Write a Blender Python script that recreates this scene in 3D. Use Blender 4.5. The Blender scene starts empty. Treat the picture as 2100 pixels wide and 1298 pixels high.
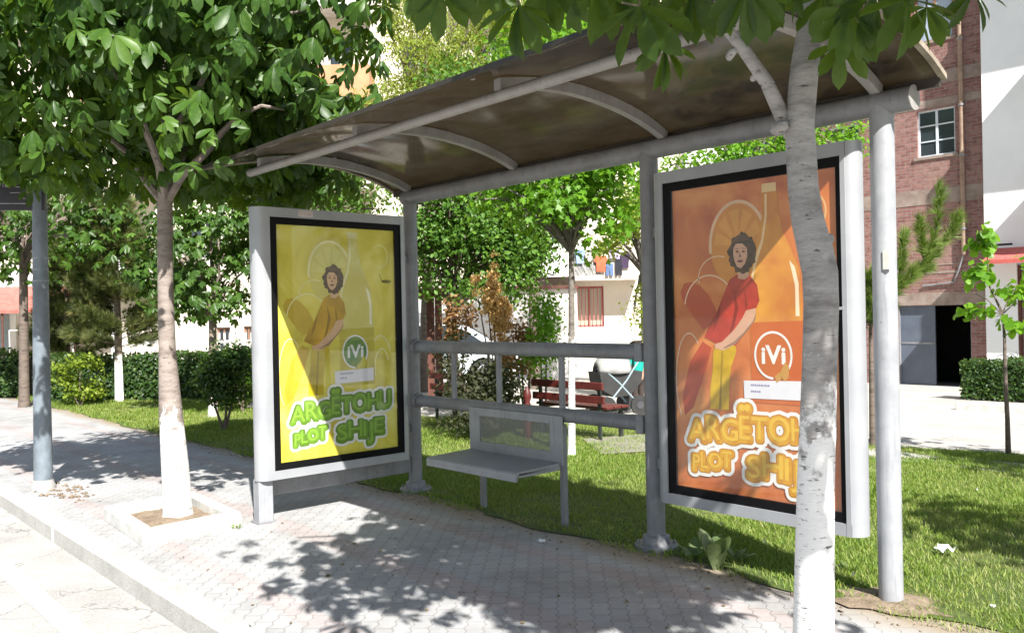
import bpy, math, random
import numpy as np
from mathutils import Vector, Matrix
R_ = math.radians
random.seed(7)
rng = np.random.default_rng(11)
S = bpy.context.scene
COL = S.collection

# ------------------------------------------------------------------ camera
# world frame: X runs along the shelter, Y away from the road, Z up
F_PX = 1763.3
CAM = np.array([5.897, -4.173, 1.451])
YAW, PIT, ROL = 2.41015, -0.00233, -0.02112
_F = np.array([math.cos(YAW)*math.cos(PIT), math.sin(YAW)*math.cos(PIT), math.sin(PIT)])
_R = np.array([math.sin(YAW), -math.cos(YAW), 0.0]); _U = np.cross(_R, _F)
CR = _R*math.cos(ROL)+_U*math.sin(ROL); CU = -_R*math.sin(ROL)+_U*math.cos(ROL); CF = _F
cd = bpy.data.cameras.new('camera'); cam = bpy.data.objects.new('camera', cd); COL.objects.link(cam)
cd.sensor_width = 36; cd.lens = F_PX/2100*36; cd.clip_start = .05; cd.clip_end = 500
mw = Matrix.Identity(4)
for i in range(3):
    mw[i][0] = CR[i]; mw[i][1] = CU[i]; mw[i][2] = -CF[i]; mw[i][3] = CAM[i]
cam.matrix_world = mw
S.camera = cam

def at(px, py, dep):
    return CAM + dep*(CF + CR*(px-1050)/F_PX - CU*(py-649)/F_PX)
def project(P):
    q = np.atleast_2d(P)-CAM; z = q@CF
    return np.stack([1050+F_PX*(q@CR)/z, 649-F_PX*(q@CU)/z, z], -1)
SLOPE = .045
def gz(y):
    return -SLOPE*max(0.0, y-4.5)
def on_ground(px, py):
    d = CF + CR*(px-1050)/F_PX - CU*(py-649)/F_PX
    p = CAM + d*(-CAM[2]/d[2])
    if p[1] > 4.5:
        t = (-SLOPE*(CAM[1]-4.5)-CAM[2])/(d[2]+SLOPE*d[1]); p = CAM+d*t
    return p

# ------------------------------------------------------------------ light
SUN = np.array([.95, -.41, 1.0]); SUN = SUN/np.linalg.norm(SUN)     # towards the sun
elev = math.asin(SUN[2]); azi = math.atan2(SUN[0], SUN[1])          # azimuth clockwise from +Y
w = bpy.data.worlds.new('World'); S.world = w; w.use_nodes = True
nt = w.node_tree; nt.nodes.clear()
sky = nt.nodes.new('ShaderNodeTexSky'); sky.sky_type = 'NISHITA'; sky.sun_disc = False
sky.sun_elevation = elev; sky.sun_rotation = azi; sky.air_density = 1.2; sky.dust_density = 1.0
bg = nt.nodes.new('ShaderNodeBackground'); bg.inputs[1].default_value = .06
wo = nt.nodes.new('ShaderNodeOutputWorld')
nt.links.new(sky.outputs[0], bg.inputs[0]); nt.links.new(bg.outputs[0], wo.inputs[0])
sl = bpy.data.lights.new('sun', 'SUN'); sl.energy = 5.0; sl.angle = R_(.5); sl.color = (1.0, .965, .91)
so = bpy.data.objects.new('sun', sl); COL.objects.link(so)
so.rotation_euler = Vector(SUN).to_track_quat('Z', 'Y').to_euler()
S.view_settings.view_transform = 'Standard'; S.view_settings.look = 'None'
S.view_settings.exposure = 1.25; S.view_settings.gamma = 1; S.view_settings.use_curve_mapping = False
S.cycles.max_bounces = 6; S.cycles.transparent_max_bounces = 8

# ------------------------------------------------------------------ materials
MATS = {}
def newmat(name):
    m = bpy.data.materials.new(name); m.use_nodes = True
    m.node_tree.nodes.clear(); return m, m.node_tree
class NT:
    def __init__(s, nt): s.nt = nt
    def n(s, t, ins=None, **kw):
        nd = s.nt.nodes.new(t)
        for k, v in kw.items(): setattr(nd, k, v)
        for k, v in (ins or {}).items():
            if isinstance(v, bpy.types.NodeSocket): s.nt.links.new(v, nd.inputs[k])
            else: nd.inputs[k].default_value = v
        return nd
def rgba(c): return (c[0], c[1], c[2], 1)
def ramp(g, fac, stops, interp='LINEAR'):
    r = g.n('ShaderNodeValToRGB', {'Fac': fac}); cr = r.color_ramp; cr.interpolation = interp
    while len(cr.elements) < len(stops): cr.elements.new(.5)
    for e, (p, c) in zip(cr.elements, stops):
        e.position = p; e.color = rgba(c) if len(c) == 3 else c
    return r.outputs[0]
def mixc(g, a, b, f, mode='MIX'):
    m = g.n('ShaderNodeMix', data_type='RGBA', blend_type=mode)
    for k, v in ((0, f), (6, a), (7, b)):
        if isinstance(v, bpy.types.NodeSocket): g.nt.links.new(v, m.inputs[k])
        else: m.inputs[k].default_value = v if k == 0 else (rgba(v) if len(v) == 3 else v)
    return m.outputs[2]
def finish(g, col, rough=.6, bump=None, bstr=.2, bdist=.01, metallic=0, extra=None):
    p = g.n('ShaderNodeBsdfPrincipled', {'Base Color': col if isinstance(col, bpy.types.NodeSocket) else rgba(col), 'Roughness': rough, 'Metallic': metallic})
    if bump is not None:
        b = g.n('ShaderNodeBump', {'Height': bump, 'Strength': bstr, 'Distance': bdist}); g.nt.links.new(b.outputs[0], p.inputs['Normal'])
    for k, v in (extra or {}).items(): p.inputs[k].default_value = v
    g.n('ShaderNodeOutputMaterial', {'Surface': p.outputs[0]})
    return p
def M(name, c1, c2=None, scale=6, rough=.6, bump=0., bscale=60, metallic=0, stretch=None, detail=5, extra=None, lo=.35, hi=.65):
    if name in MATS: return MATS[name]
    m, t = newmat(name); g = NT(t)
    c2 = c2 or tuple(x*.8 for x in c1)
    tc = g.n('ShaderNodeTexCoord').outputs['Object']
    if stretch: tc = g.n('ShaderNodeMapping', {'Vector': tc, 'Scale': stretch}).outputs[0]
    n1 = g.n('ShaderNodeTexNoise', {'Vector': tc, 'Scale': scale, 'Detail': detail, 'Roughness': .6})
    col = ramp(g, n1.outputs['Fac'], [(lo, c2), (hi, c1)])
    bp = None
    if bump: bp = g.n('ShaderNodeTexNoise', {'Vector': tc, 'Scale': bscale, 'Detail': 4}).outputs['Fac']
    finish(g, col, rough, bp, bump, .01, metallic, extra)
    MATS[name] = m; return m

def leafmat(name, dark, mid, light, trans=.35, rough=.42, tcol=None):
    m, t = newmat(name); g = NT(t)
    a = g.n('ShaderNodeAttribute', attribute_name='var')
    col = ramp(g, a.outputs['Fac'], [(0, dark), (.55, mid), (1, light)])
    tc = g.n('ShaderNodeTexCoord').outputs['Object']
    n = g.n('ShaderNodeTexNoise', {'Vector': tc, 'Scale': 38., 'Detail': 2})
    col = mixc(g, col, tuple(x*1.5 for x in light), g.n('ShaderNodeMapRange', {'Value': n.outputs['Fac'], 1: .5, 2: .8, 3: 0., 4: .35}).outputs[0])
    p = g.n('ShaderNodeBsdfPrincipled', {'Base Color': col, 'Roughness': rough, 'Specular IOR Level': .32})
    tcol2 = mixc(g, col, tcol or (.35, .55, .03), .5)
    tr = g.n('ShaderNodeBsdfTranslucent', {'Color': tcol2})
    mx = g.n('ShaderNodeMixShader', {0: trans, 1: p.outputs[0], 2: tr.outputs[0]})
    g.n('ShaderNodeOutputMaterial', {'Surface': mx.outputs[0]})
    MATS[name] = m; return m

def bark(name, base, dark, wash_top=None, wash=(.78, .77, .74)):
    """grey bark with cracks and lenticels; below wash_top the trunk is whitewashed"""
    m, t = newmat(name); g = NT(t)
    geo = g.n('ShaderNodeNewGeometry').outputs['Position']
    mp = g.n('ShaderNodeMapping', {'Vector': geo, 'Scale': (1, 1, 3.5)}).outputs[0]
    n1 = g.n('ShaderNodeTexNoise', {'Vector': mp, 'Scale': 6., 'Detail': 6, 'Roughness': .7})
    col = ramp(g, n1.outputs['Fac'], [(.3, dark), (.5, base), (.72, tuple(min(1, x*1.35) for x in base))])
    mp2 = g.n('ShaderNodeMapping', {'Vector': geo, 'Scale': (8, 8, 34)}).outputs[0]
    n2 = g.n('ShaderNodeTexNoise', {'Vector': mp2, 'Scale': 2.2, 'Detail': 3, 'Roughness': .7})
    cr = ramp(g, n2.outputs['Fac'], [(.3, (1, 1, 1)), (.37, (0, 0, 0))])
    col = mixc(g, col, tuple(x*.35 for x in dark), cr)
    if wash_top is not None:
        z = g.n('ShaderNodeSeparateXYZ', {0: geo}).outputs[2]
        n3 = g.n('ShaderNodeTexNoise', {'Vector': geo, 'Scale': 14., 'Detail': 5, 'Roughness': .7}).outputs['Fac']
        zz = g.n('ShaderNodeMath', {0: n3, 1: 1.3}, operation='MULTIPLY').outputs[0]
        zz = g.n('ShaderNodeMath', {0: z, 1: zz}, operation='ADD').outputs[0]
        f = g.n('ShaderNodeMapRange', {'Value': zz, 1: wash_top+.60, 2: wash_top+.74, 3: .96, 4: 0.}).outputs[0]
        fl = ramp(g, n2.outputs['Fac'], [(.36, (0, 0, 0)), (.42, (1, 1, 1))])
        f = g.n('ShaderNodeMath', {0: f, 1: fl}, operation='MULTIPLY').outputs[0]
        col = mixc(g, col, wash, f)
    bp = mixc(g, n1.outputs['Fac'], n2.outputs['Fac'], .6)
    finish(g, col, .8, bp, .5, .012)
    MATS[name] = m; return m

def steel(name, c1, c2, scale, rough, speck=.62):
    m, t = newmat(name); g = NT(t); tc = g.n('ShaderNodeTexCoord').outputs['Object']
    a = g.n('ShaderNodeTexNoise', {'Vector': tc, 'Scale': scale, 'Detail': 9, 'Roughness': .7}).outputs['Fac']
    col = ramp(g, a, [(.35, c2), (.62, c1)])
    b = g.n('ShaderNodeTexNoise', {'Vector': tc, 'Scale': 26., 'Detail': 6, 'Roughness': .75}).outputs['Fac']
    col = mixc(g, col, (.13, .075, .045), ramp(g, b, [(speck, (0, 0, 0)), (speck+.05, (.8, .8, .8))]))
    c = g.n('ShaderNodeTexNoise', {'Vector': g.n('ShaderNodeMapping', {'Vector': tc, 'Scale': (30, 30, 2.2)}).outputs[0], 'Scale': 1.6, 'Detail': 5}).outputs['Fac']
    col = mixc(g, col, tuple(x*.55 for x in c1), g.n('ShaderNodeMapRange', {'Value': c, 1: .56, 2: .72, 3: 0., 4: .55}).outputs[0])
    r_ = g.n('ShaderNodeMapRange', {'Value': a, 1: .3, 2: .7, 3: rough-.1, 4: rough+.15}).outputs[0]
    p = finish(g, col, .5, b, .12, .004); g.nt.links.new(r_, p.inputs['Roughness'])
    return m
GREY = M('painted grey steel', (.31, .32, .34), (.24, .25, .27), 9, .42, .04, 40)
GREYD = M('weathered grey steel', (.235, .24, .255), (.17, .17, .18), 7, .5, .06, 50, detail=8)
BEIGE = M('pale painted steel', (.33, .32, .305), (.25, .235, .22), 5, .5, .05, 40)
ALU = M('brushed aluminium frame', (.36, .37, .39), (.30, .31, .33), 3, .38, 0, metallic=.15)
BLACKM = M('black bezel', (.006, .006, .007), (.004, .004, .005), 3, .5, extra={'Specular IOR Level': .15})
WHITEP = M('white paint', (.64, .63, .60), (.46, .45, .42), 8, .8, .3, 60, detail=9)
SOIL = M('dry soil', (.26, .20, .14), (.15, .11, .075), 16, .95, .8, 60)
WIN_D = M('dark glass', (.02, .025, .03), (.04, .05, .06), .6, .08)
DARKM = M('dark interior', (.012, .012, .012), (.02, .018, .016), 2, .9)
REDW = M('red painted wood', (.11, .014, .011), (.07, .010, .008), 12, .5, .15, 60)
BROWNW = M('red brown timber', (.12, .04, .025), (.07, .025, .018), 10, .7, .2, 50)
RUST = M('brown drainpipe', (.30, .21, .15), (.20, .13, .09), 5, .6)
WHITEF = M('white window frame', (.62, .66, .70), (.5, .54, .58), 8, .5)

GREY = steel('scuffed grey steel', (.32, .33, .35), (.25, .26, .28), 6, .45, .66)
GREYD = steel('dull grey steel', (.245, .25, .265), (.17, .17, .18), 6, .5, .635)
BEIGE = steel('dusty pale steel', (.34, .33, .315), (.24, .225, .21), 5, .5, .64)

# smoked plastic roof sheet
m, t = newmat('smoked roof sheet'); g = NT(t)
tc = g.n('ShaderNodeTexCoord').outputs['Object']
n1 = g.n('ShaderNodeTexNoise', {'Vector': g.n('ShaderNodeMapping', {'Vector': tc, 'Scale': (1, 2.5, 1)}).outputs[0], 'Scale': 2.5, 'Detail': 7, 'Roughness': .65})
col = ramp(g, n1.outputs['Fac'], [(.3, (.032, .027, .021)), (.5, (.075, .064, .05)), (.75, (.15, .13, .105))])
p = g.n('ShaderNodeBsdfPrincipled', {'Base Color': col, 'Roughness': .13})
tr = g.n('ShaderNodeBsdfTranslucent', {'Color': (.24, .19, .12, 1)})
tp = g.n('ShaderNodeBsdfTransparent', {'Color': (.34, .28, .18, 1)})
mx = g.n('ShaderNodeMixShader', {0: .26, 1: p.outputs[0], 2: tr.outputs[0]})
mx = g.n('ShaderNodeMixShader', {0: .13, 1: mx.outputs[0], 2: tp.outputs[0]})
g.n('ShaderNodeOutputMaterial', {'Surface': mx.outputs[0]}); MATS['roof'] = m; ROOF = m
# clear pane
m, t = newmat('clear pane'); g = NT(t)
lw = g.n('ShaderNodeLayerWeight', {'Blend': .5}).outputs['Facing']
fr = g.n('ShaderNodeMapRange', {'Value': g.n('ShaderNodeMath', {0: lw, 1: 4.}, operation='POWER').outputs[0], 1: 0., 2: 1., 3: .06, 4: .7})
mx = g.n('ShaderNodeMixShader', {0: fr.outputs[0], 1: g.n('ShaderNodeBsdfTransparent').outputs[0], 2: g.n('ShaderNodeBsdfGlossy', {'Roughness': .03}).outputs[0]})
g.n('ShaderNodeOutputMaterial', {'Surface': mx.outputs[0]}); PANE = m
# perforated sheet of the bench back
m, t = newmat('perforated sheet'); g = NT(t)
tc = g.n('ShaderNodeTexCoord').outputs['Object']
vv = g.n('ShaderNodeVectorMath', {0: tc, 1: (190., 190., 190.)}, operation='MULTIPLY').outputs[0]
fx = g.n('ShaderNodeVectorMath', {0: vv}, operation='FRACTION').outputs[0]
sx = g.n('ShaderNodeSeparateXYZ', {0: fx})
hx = g.n('ShaderNodeMath', {0: sx.outputs[0], 1: .5, 2: .21}, operation='COMPARE').outputs[0]
hz = g.n('ShaderNodeMath', {0: sx.outputs[2], 1: .5, 2: .21}, operation='COMPARE').outputs[0]
hh = g.n('ShaderNodeMath', {0: hx, 1: hz}, operation='MULTIPLY').outputs[0]
p = g.n('ShaderNodeBsdfPrincipled', {'Base Color': (.17, .175, .17, 1), 'Roughness': .45})
mx = g.n('ShaderNodeMixShader', {0: hh, 1: p.outputs[0], 2: g.n('ShaderNodeBsdfTransparent').outputs[0]})
g.n('ShaderNodeOutputMaterial', {'Surface': mx.outputs[0]}); PERF = m

# pavement of interlocking grey blocks with two courses of red ones
m, t = newmat('paving blocks'); g = NT(t)
pos = g.n('ShaderNodeNewGeometry').outputs['Position']
rot = g.n('ShaderNodeMapping', {'Vector': pos, 'Rotation': (0, 0, R_(45))}).outputs[0]
wob = g.n('ShaderNodeTexWave', {'Vector': rot, 'Scale': 3.65, 'Distortion': .6}, wave_type='BANDS')
off = g.n('ShaderNodeVectorMath', {0: rot, 1: g.n('ShaderNodeCombineXYZ', {1: g.n('ShaderNodeMath', {0: wob.outputs['Fac'], 1: .014}, operation='MULTIPLY').outputs[0]}).outputs[0]}, operation='ADD').outputs[0]
br = g.n('ShaderNodeTexBrick', {'Vector': off, 'Color1': (.35, .352, .357, 1), 'Color2': (.395, .397, .40, 1), 'Mortar': (.285, .28, .275, 1), 'Scale': 1.0, 'Mortar Size': .005, 'Mortar Smooth': .4, 'Bias': 0., 'Brick Width': .17, 'Row Height': .085})
br2 = g.n('ShaderNodeTexBrick', {'Vector': off, 'Color1': (.375, .335, .33, 1), 'Color2': (.395, .36, .355, 1), 'Mortar': (.28, .26, .25, 1), 'Scale': 1.0, 'Mortar Size': .005, 'Mortar Smooth': .4, 'Bias': 0., 'Brick Width': .17, 'Row Height': .085})
sp = g.n('ShaderNodeSeparateXYZ', {0: pos})
nz = g.n('ShaderNodeTexNoise', {'Vector': pos, 'Scale': 9., 'Detail': 2}).outputs['Fac']
yy = g.n('ShaderNodeMath', {0: sp.outputs[1], 1: g.n('ShaderNodeMath', {0: nz, 1: .16}, operation='MULTIPLY').outputs[0]}, operation='ADD').outputs[0]
r1 = g.n('ShaderNodeMath', {0: yy, 1: -1.26, 2: .095}, operation='COMPARE').outputs[0]
r2 = g.n('ShaderNodeMath', {0: yy, 1: -.5, 2: .075}, operation='COMPARE').outputs[0]
r3 = g.n('ShaderNodeMath', {0: yy, 1: -2.05, 2: .075}, operation='COMPARE').outputs[0]
rr = g.n('ShaderNodeMath', {0: r1, 1: r2}, operation='MAXIMUM').outputs[0]
rr = g.n('ShaderNodeMath', {0: rr, 1: r3}, operation='MAXIMUM').outputs[0]
col = mixc(g, br.outputs['Color'], br2.outputs['Color'], rr)
dn = g.n('ShaderNodeTexNoise', {'Vector': pos, 'Scale': 1.3, 'Detail': 8, 'Roughness': .7}).outputs['Fac']
col = mixc(g, col, ramp(g, dn, [(.3, (.60, .57, .53)), (.55, (1, 1, 1))]), .8, 'MULTIPLY')
fine = g.n('ShaderNodeTexNoise', {'Vector': pos, 'Scale': 160., 'Detail': 3}).outputs['Fac']
col = mixc(g, col, ramp(g, fine, [(.3, (.75, .75, .75)), (.6, (1.05, 1.05, 1.05))]), .6, 'MULTIPLY')
dirt = g.n('ShaderNodeMapRange', {'Value': g.n('ShaderNodeMath', {0: sp.outputs[1], 1: g.n('ShaderNodeMath', {0: dn, 1: .55}, operation='MULTIPLY').outputs[0]}, operation='ADD').outputs[0], 1: -.12, 2: .1, 3: 0., 4: 1.}).outputs[0]
col = mixc(g, col, (.27, .22, .16), dirt)
hb = g.n('ShaderNodeMath', {0: br.outputs['Fac'], 1: -1.}, operation='MULTIPLY').outputs[0]
finish(g, col, .85, hb, .4, .008); PAVE = m

# concrete / road
def ground_mat(name, c, scale, crack=True):
    m, t = newmat(name); g = NT(t)
    pos = g.n('ShaderNodeNewGeometry').outputs['Position']
    a = g.n('ShaderNodeTexNoise', {'Vector': pos, 'Scale': scale, 'Detail': 9, 'Roughness': .7}).outputs['Fac']
    col = ramp(g, a, [(.3, tuple(x*.72 for x in c)), (.6, c), (.8, tuple(x*1.12 for x in c))])
    b = g.n('ShaderNodeTexNoise', {'Vector': pos, 'Scale': 120., 'Detail': 4}).outputs['Fac']
    col = mixc(g, col, ramp(g, b, [(.3, (.6, .6, .6)), (.62, (1.1, 1.1, 1.1))]), .7, 'MULTIPLY')
    if crack:
        v = g.n('ShaderNodeTexVoronoi', {'Vector': g.n('ShaderNodeVectorMath', {0: pos, 1: g.n('ShaderNodeTexNoise', {'Vector': pos, 'Scale': 3., 'Detail': 6}).outputs['Color']}, operation='ADD').outputs[0], 'Scale': .9}, feature='DISTANCE_TO_EDGE').outputs['Distance']
        col = mixc(g, tuple(x*.4 for x in c), col, g.n('ShaderNodeMapRange', {'Value': v, 1: .0, 2: .012}).outputs[0])
    finish(g, col, .9, b, .35, .006); return m
ROADM = ground_mat('worn asphalt', (.40, .39, .37), 1.2)
CONC = ground_mat('pale concrete', (.46, .44, .40), .8)
KERBM = ground_mat('kerb concrete', (.47, .46, .43), 2.0, False)
EARTH = ground_mat('earth', (.30, .26, .20), .5, False)
# lawn soil under the blades
m, t = newmat('lawn'); g = NT(t)
pos = g.n('ShaderNodeNewGeometry').outputs['Position']
a = g.n('ShaderNodeTexNoise', {'Vector': pos, 'Scale': 1.6, 'Detail': 8, 'Roughness': .7}).outputs['Fac']
b = g.n('ShaderNodeTexNoise', {'Vector': pos, 'Scale': 55., 'Detail': 5, 'Roughness': .8}).outputs['Fac']
col = ramp(g, a, [(.33, (.17, .15, .07)), (.47, (.11, .15, .035)), (.65, (.06, .11, .02))])
col = mixc(g, col, ramp(g, b, [(.3, (.4, .45, .35)), (.65, (1.35, 1.35, 1.2))]), .9, 'MULTIPLY')
finish(g, col, .95, b, .8, .03); LAWN = m

# brick (facade in the XZ plane)
m, t = newmat('weathered red brick'); g = NT(t)
pos = g.n('ShaderNodeNewGeometry').outputs['Position']
s = g.n('ShaderNodeSeparateXYZ', {0: pos})
v = g.n('ShaderNodeCombineXYZ', {0: g.n('ShaderNodeMath', {0: s.outputs[0], 1: s.outputs[1]}, operation='ADD').outputs[0], 1: s.outputs[2]}).outputs[0]
wn = g.n('ShaderNodeTexNoise', {'Vector': v, 'Scale': 3., 'Detail': 4}).outputs['Color']
v2 = g.n('ShaderNodeVectorMath', {0: v, 1: g.n('ShaderNodeVectorMath', {0: wn, 1: (.03, .03, 0)}, operation='MULTIPLY').outputs[0]}, operation='ADD').outputs[0]
br = g.n('ShaderNodeTexBrick', {'Vector': v2, 'Color1': (.22, .09, .078, 1), 'Color2': (.31, .16, .14, 1), 'Mortar': (.25, .20, .18, 1), 'Scale': 1.0, 'Mortar Size': .012, 'Mortar Smooth': .2, 'Bias': -.1, 'Brick Width': .26, 'Row Height': .085})
n = g.n('ShaderNodeTexNoise', {'Vector': v, 'Scale': .9, 'Detail': 8, 'Roughness': .7}).outputs['Fac']
col = mixc(g, br.outputs['Color'], (.30, .20, .165), g.n('ShaderNodeMapRange', {'Value': n, 1: .5, 2: .75, 3: 0., 4: .7}).outputs[0])
n4 = g.n('ShaderNodeTexNoise', {'Vector': v, 'Scale': 7., 'Detail': 5, 'Roughness': .7}).outputs['Fac']
col = mixc(g, col, ramp(g, n4, [(.33, (.5, .45, .42)), (.5, (1, 1, 1))]), .8, 'MULTIPLY')
finish(g, col, .9, g.n('ShaderNodeMath', {0: br.outputs['Fac'], 1: -1.}, operation='MULTIPLY').outputs[0], .8, .02); BRICK = m
BANDM = M('weathered concrete band', (.32, .26, .22), (.20, .145, .12), 3, .9, .4, 30, detail=9)
CREAM = M('cream plaster', (.66, .60, .51), (.56, .50, .42), 1.2, .9, .1, 30, detail=9)
WHITEW = M('white rendered wall', (.78, .79, .80), (.70, .71, .72), .8, .9, .15, 20, detail=9)
PINKW = M('pale pink plaster', (.62, .50, .44), (.55, .43, .38), 1.0, .9)

LEAF_CH = leafmat('chestnut leaf', (.014, .040, .007), (.036, .088, .012), (.100, .180, .03), .30, .42)
LEAF_CH2 = leafmat('hanging chestnut leaf', (.020, .045, .010), (.042, .085, .016), (.09, .145, .03), .38, .42)
LEAF_MP = leafmat('maple leaf', (.06, .15, .012), (.10, .24, .018), (.18, .34, .03), .45, .4, (.45, .8, .03))
LEAF_DK = leafmat('dark tree leaf', (.028, .075, .010), (.058, .14, .016), (.13, .25, .03), .3, .45)
LEAF_YG = leafmat('yellow green leaf', (.12, .18, .02), (.20, .27, .035), (.33, .36, .06), .45, .5, (.6, .65, .08))
LEAF_GO = leafmat('golden foliage', (.42, .22, .06), (.66, .42, .15), (.75, .58, .28), .35, .6, (.6, .35, .1))
LEAF_RD = leafmat('reddish foliage', (.14, .08, .03), (.28, .15, .06), (.36, .22, .09), .3, .6, (.5, .3, .1))
LEAF_PN = leafmat('pine needle', (.035, .06, .02), (.09, .11, .035), (.19, .18, .06), .2, .55)
LEAF_PB = leafmat('bright pine needle', (.05, .09, .015), (.11, .17, .03), (.20, .27, .06), .25, .5)
LEAF_HG = leafmat('hedge leaf', (.012, .035, .01), (.03, .07, .014), (.08, .13, .025), .25, .45)
LEAF_YS = leafmat('golden green shrub leaf', (.06, .10, .01), (.13, .19, .015), (.27, .32, .03), .3, .5)
LEAF_TW = leafmat('dark twiggy foliage', (.015, .018, .008), (.04, .045, .02), (.09, .085, .045), .2, .7)
GRASS = leafmat('grass blade', (.06, .14, .012), (.16, .25, .028), (.36, .35, .13), .35, .55, (.4, .6, .05))
WEED = leafmat('weed leaf', (.08, .13, .04), (.15, .21, .08), (.28, .32, .18), .3, .5)
BARK_L = bark('whitewashed chestnut bark', (.24, .20, .175), (.12, .095, .08), .70)
BARK_R = bark('pale chestnut bark', (.32, .30, .29), (.17, .155, .15), 1.08, (.84, .82, .80))
BARK_M = bark('grey maple bark', (.15, .13, .11), (.06, .05, .04), 1.12)
BARK_D = bark('dark bark', (.13, .10, .08), (.05, .04, .035), None)
BARK_P = bark('whitewashed pine bark', (.20, .15, .11), (.09, .07, .055), .75)

# ------------------------------------------------------------------ mesh helpers
def chain_inv(p):
    m = Matrix.Identity(4)
    while p is not None:
        m = p.matrix_basis @ m; p = p.parent
    return m.inverted()
def link(name, verts, faces, mat, parent=None, smooth=False, var=None, local=False):
    me = bpy.data.meshes.new(name)
    V = np.asarray(verts, dtype=float).reshape(-1, 3)
    if parent is not None and not local:
        mi = np.array(chain_inv(parent)); V = V@mi[:3, :3].T+mi[:3, 3]
    if isinstance(faces, np.ndarray):
        nf, k = faces.shape
        me.vertices.add(len(V)); me.vertices.foreach_set('co', V.ravel().astype(np.float32))
        me.loops.add(nf*k); me.loops.foreach_set('vertex_index', faces.ravel().astype(np.int32))
        me.polygons.add(nf); me.polygons.foreach_set('loop_start', np.arange(0, nf*k, k, dtype=np.int32))
        me.polygons.foreach_set('loop_total', np.full(nf, k, dtype=np.int32)); me.update(calc_edges=True)
    else:
        me.from_pydata([tuple(v) for v in V], [], faces); me.update()
    if var is not None:
        a = me.attributes.new('var', 'FLOAT', 'POINT'); a.data.foreach_set('value', np.asarray(var, dtype=np.float32))
    if smooth: me.polygons.foreach_set('use_smooth', np.ones(len(me.polygons), dtype=bool))
    for mm in (mat if isinstance(mat, (list, tuple)) else [mat]): me.materials.append(mm)
    o = bpy.data.objects.new(name, me); COL.objects.link(o)
    if parent is not None: o.parent = parent
    return o
def tag(o, label=None, cat=None, group=None, kind=None):
    for k, v in (('label', label), ('category', cat), ('group', group), ('kind', kind)):
        if v: o[k] = v
    return o
def empty(name, loc, label, cat, group=None, rz=0):
    o = bpy.data.objects.new(name, None); COL.objects.link(o); o.location = loc; o.rotation_euler = (0, 0, rz)
    o.empty_display_size = .2
    return tag(o, label, cat, group)
def copy_tree(o, parent=None):
    c = o.copy(); COL.objects.link(c); c.parent = parent
    for ch in list(o.children): copy_tree(ch, c)
    return c

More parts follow.
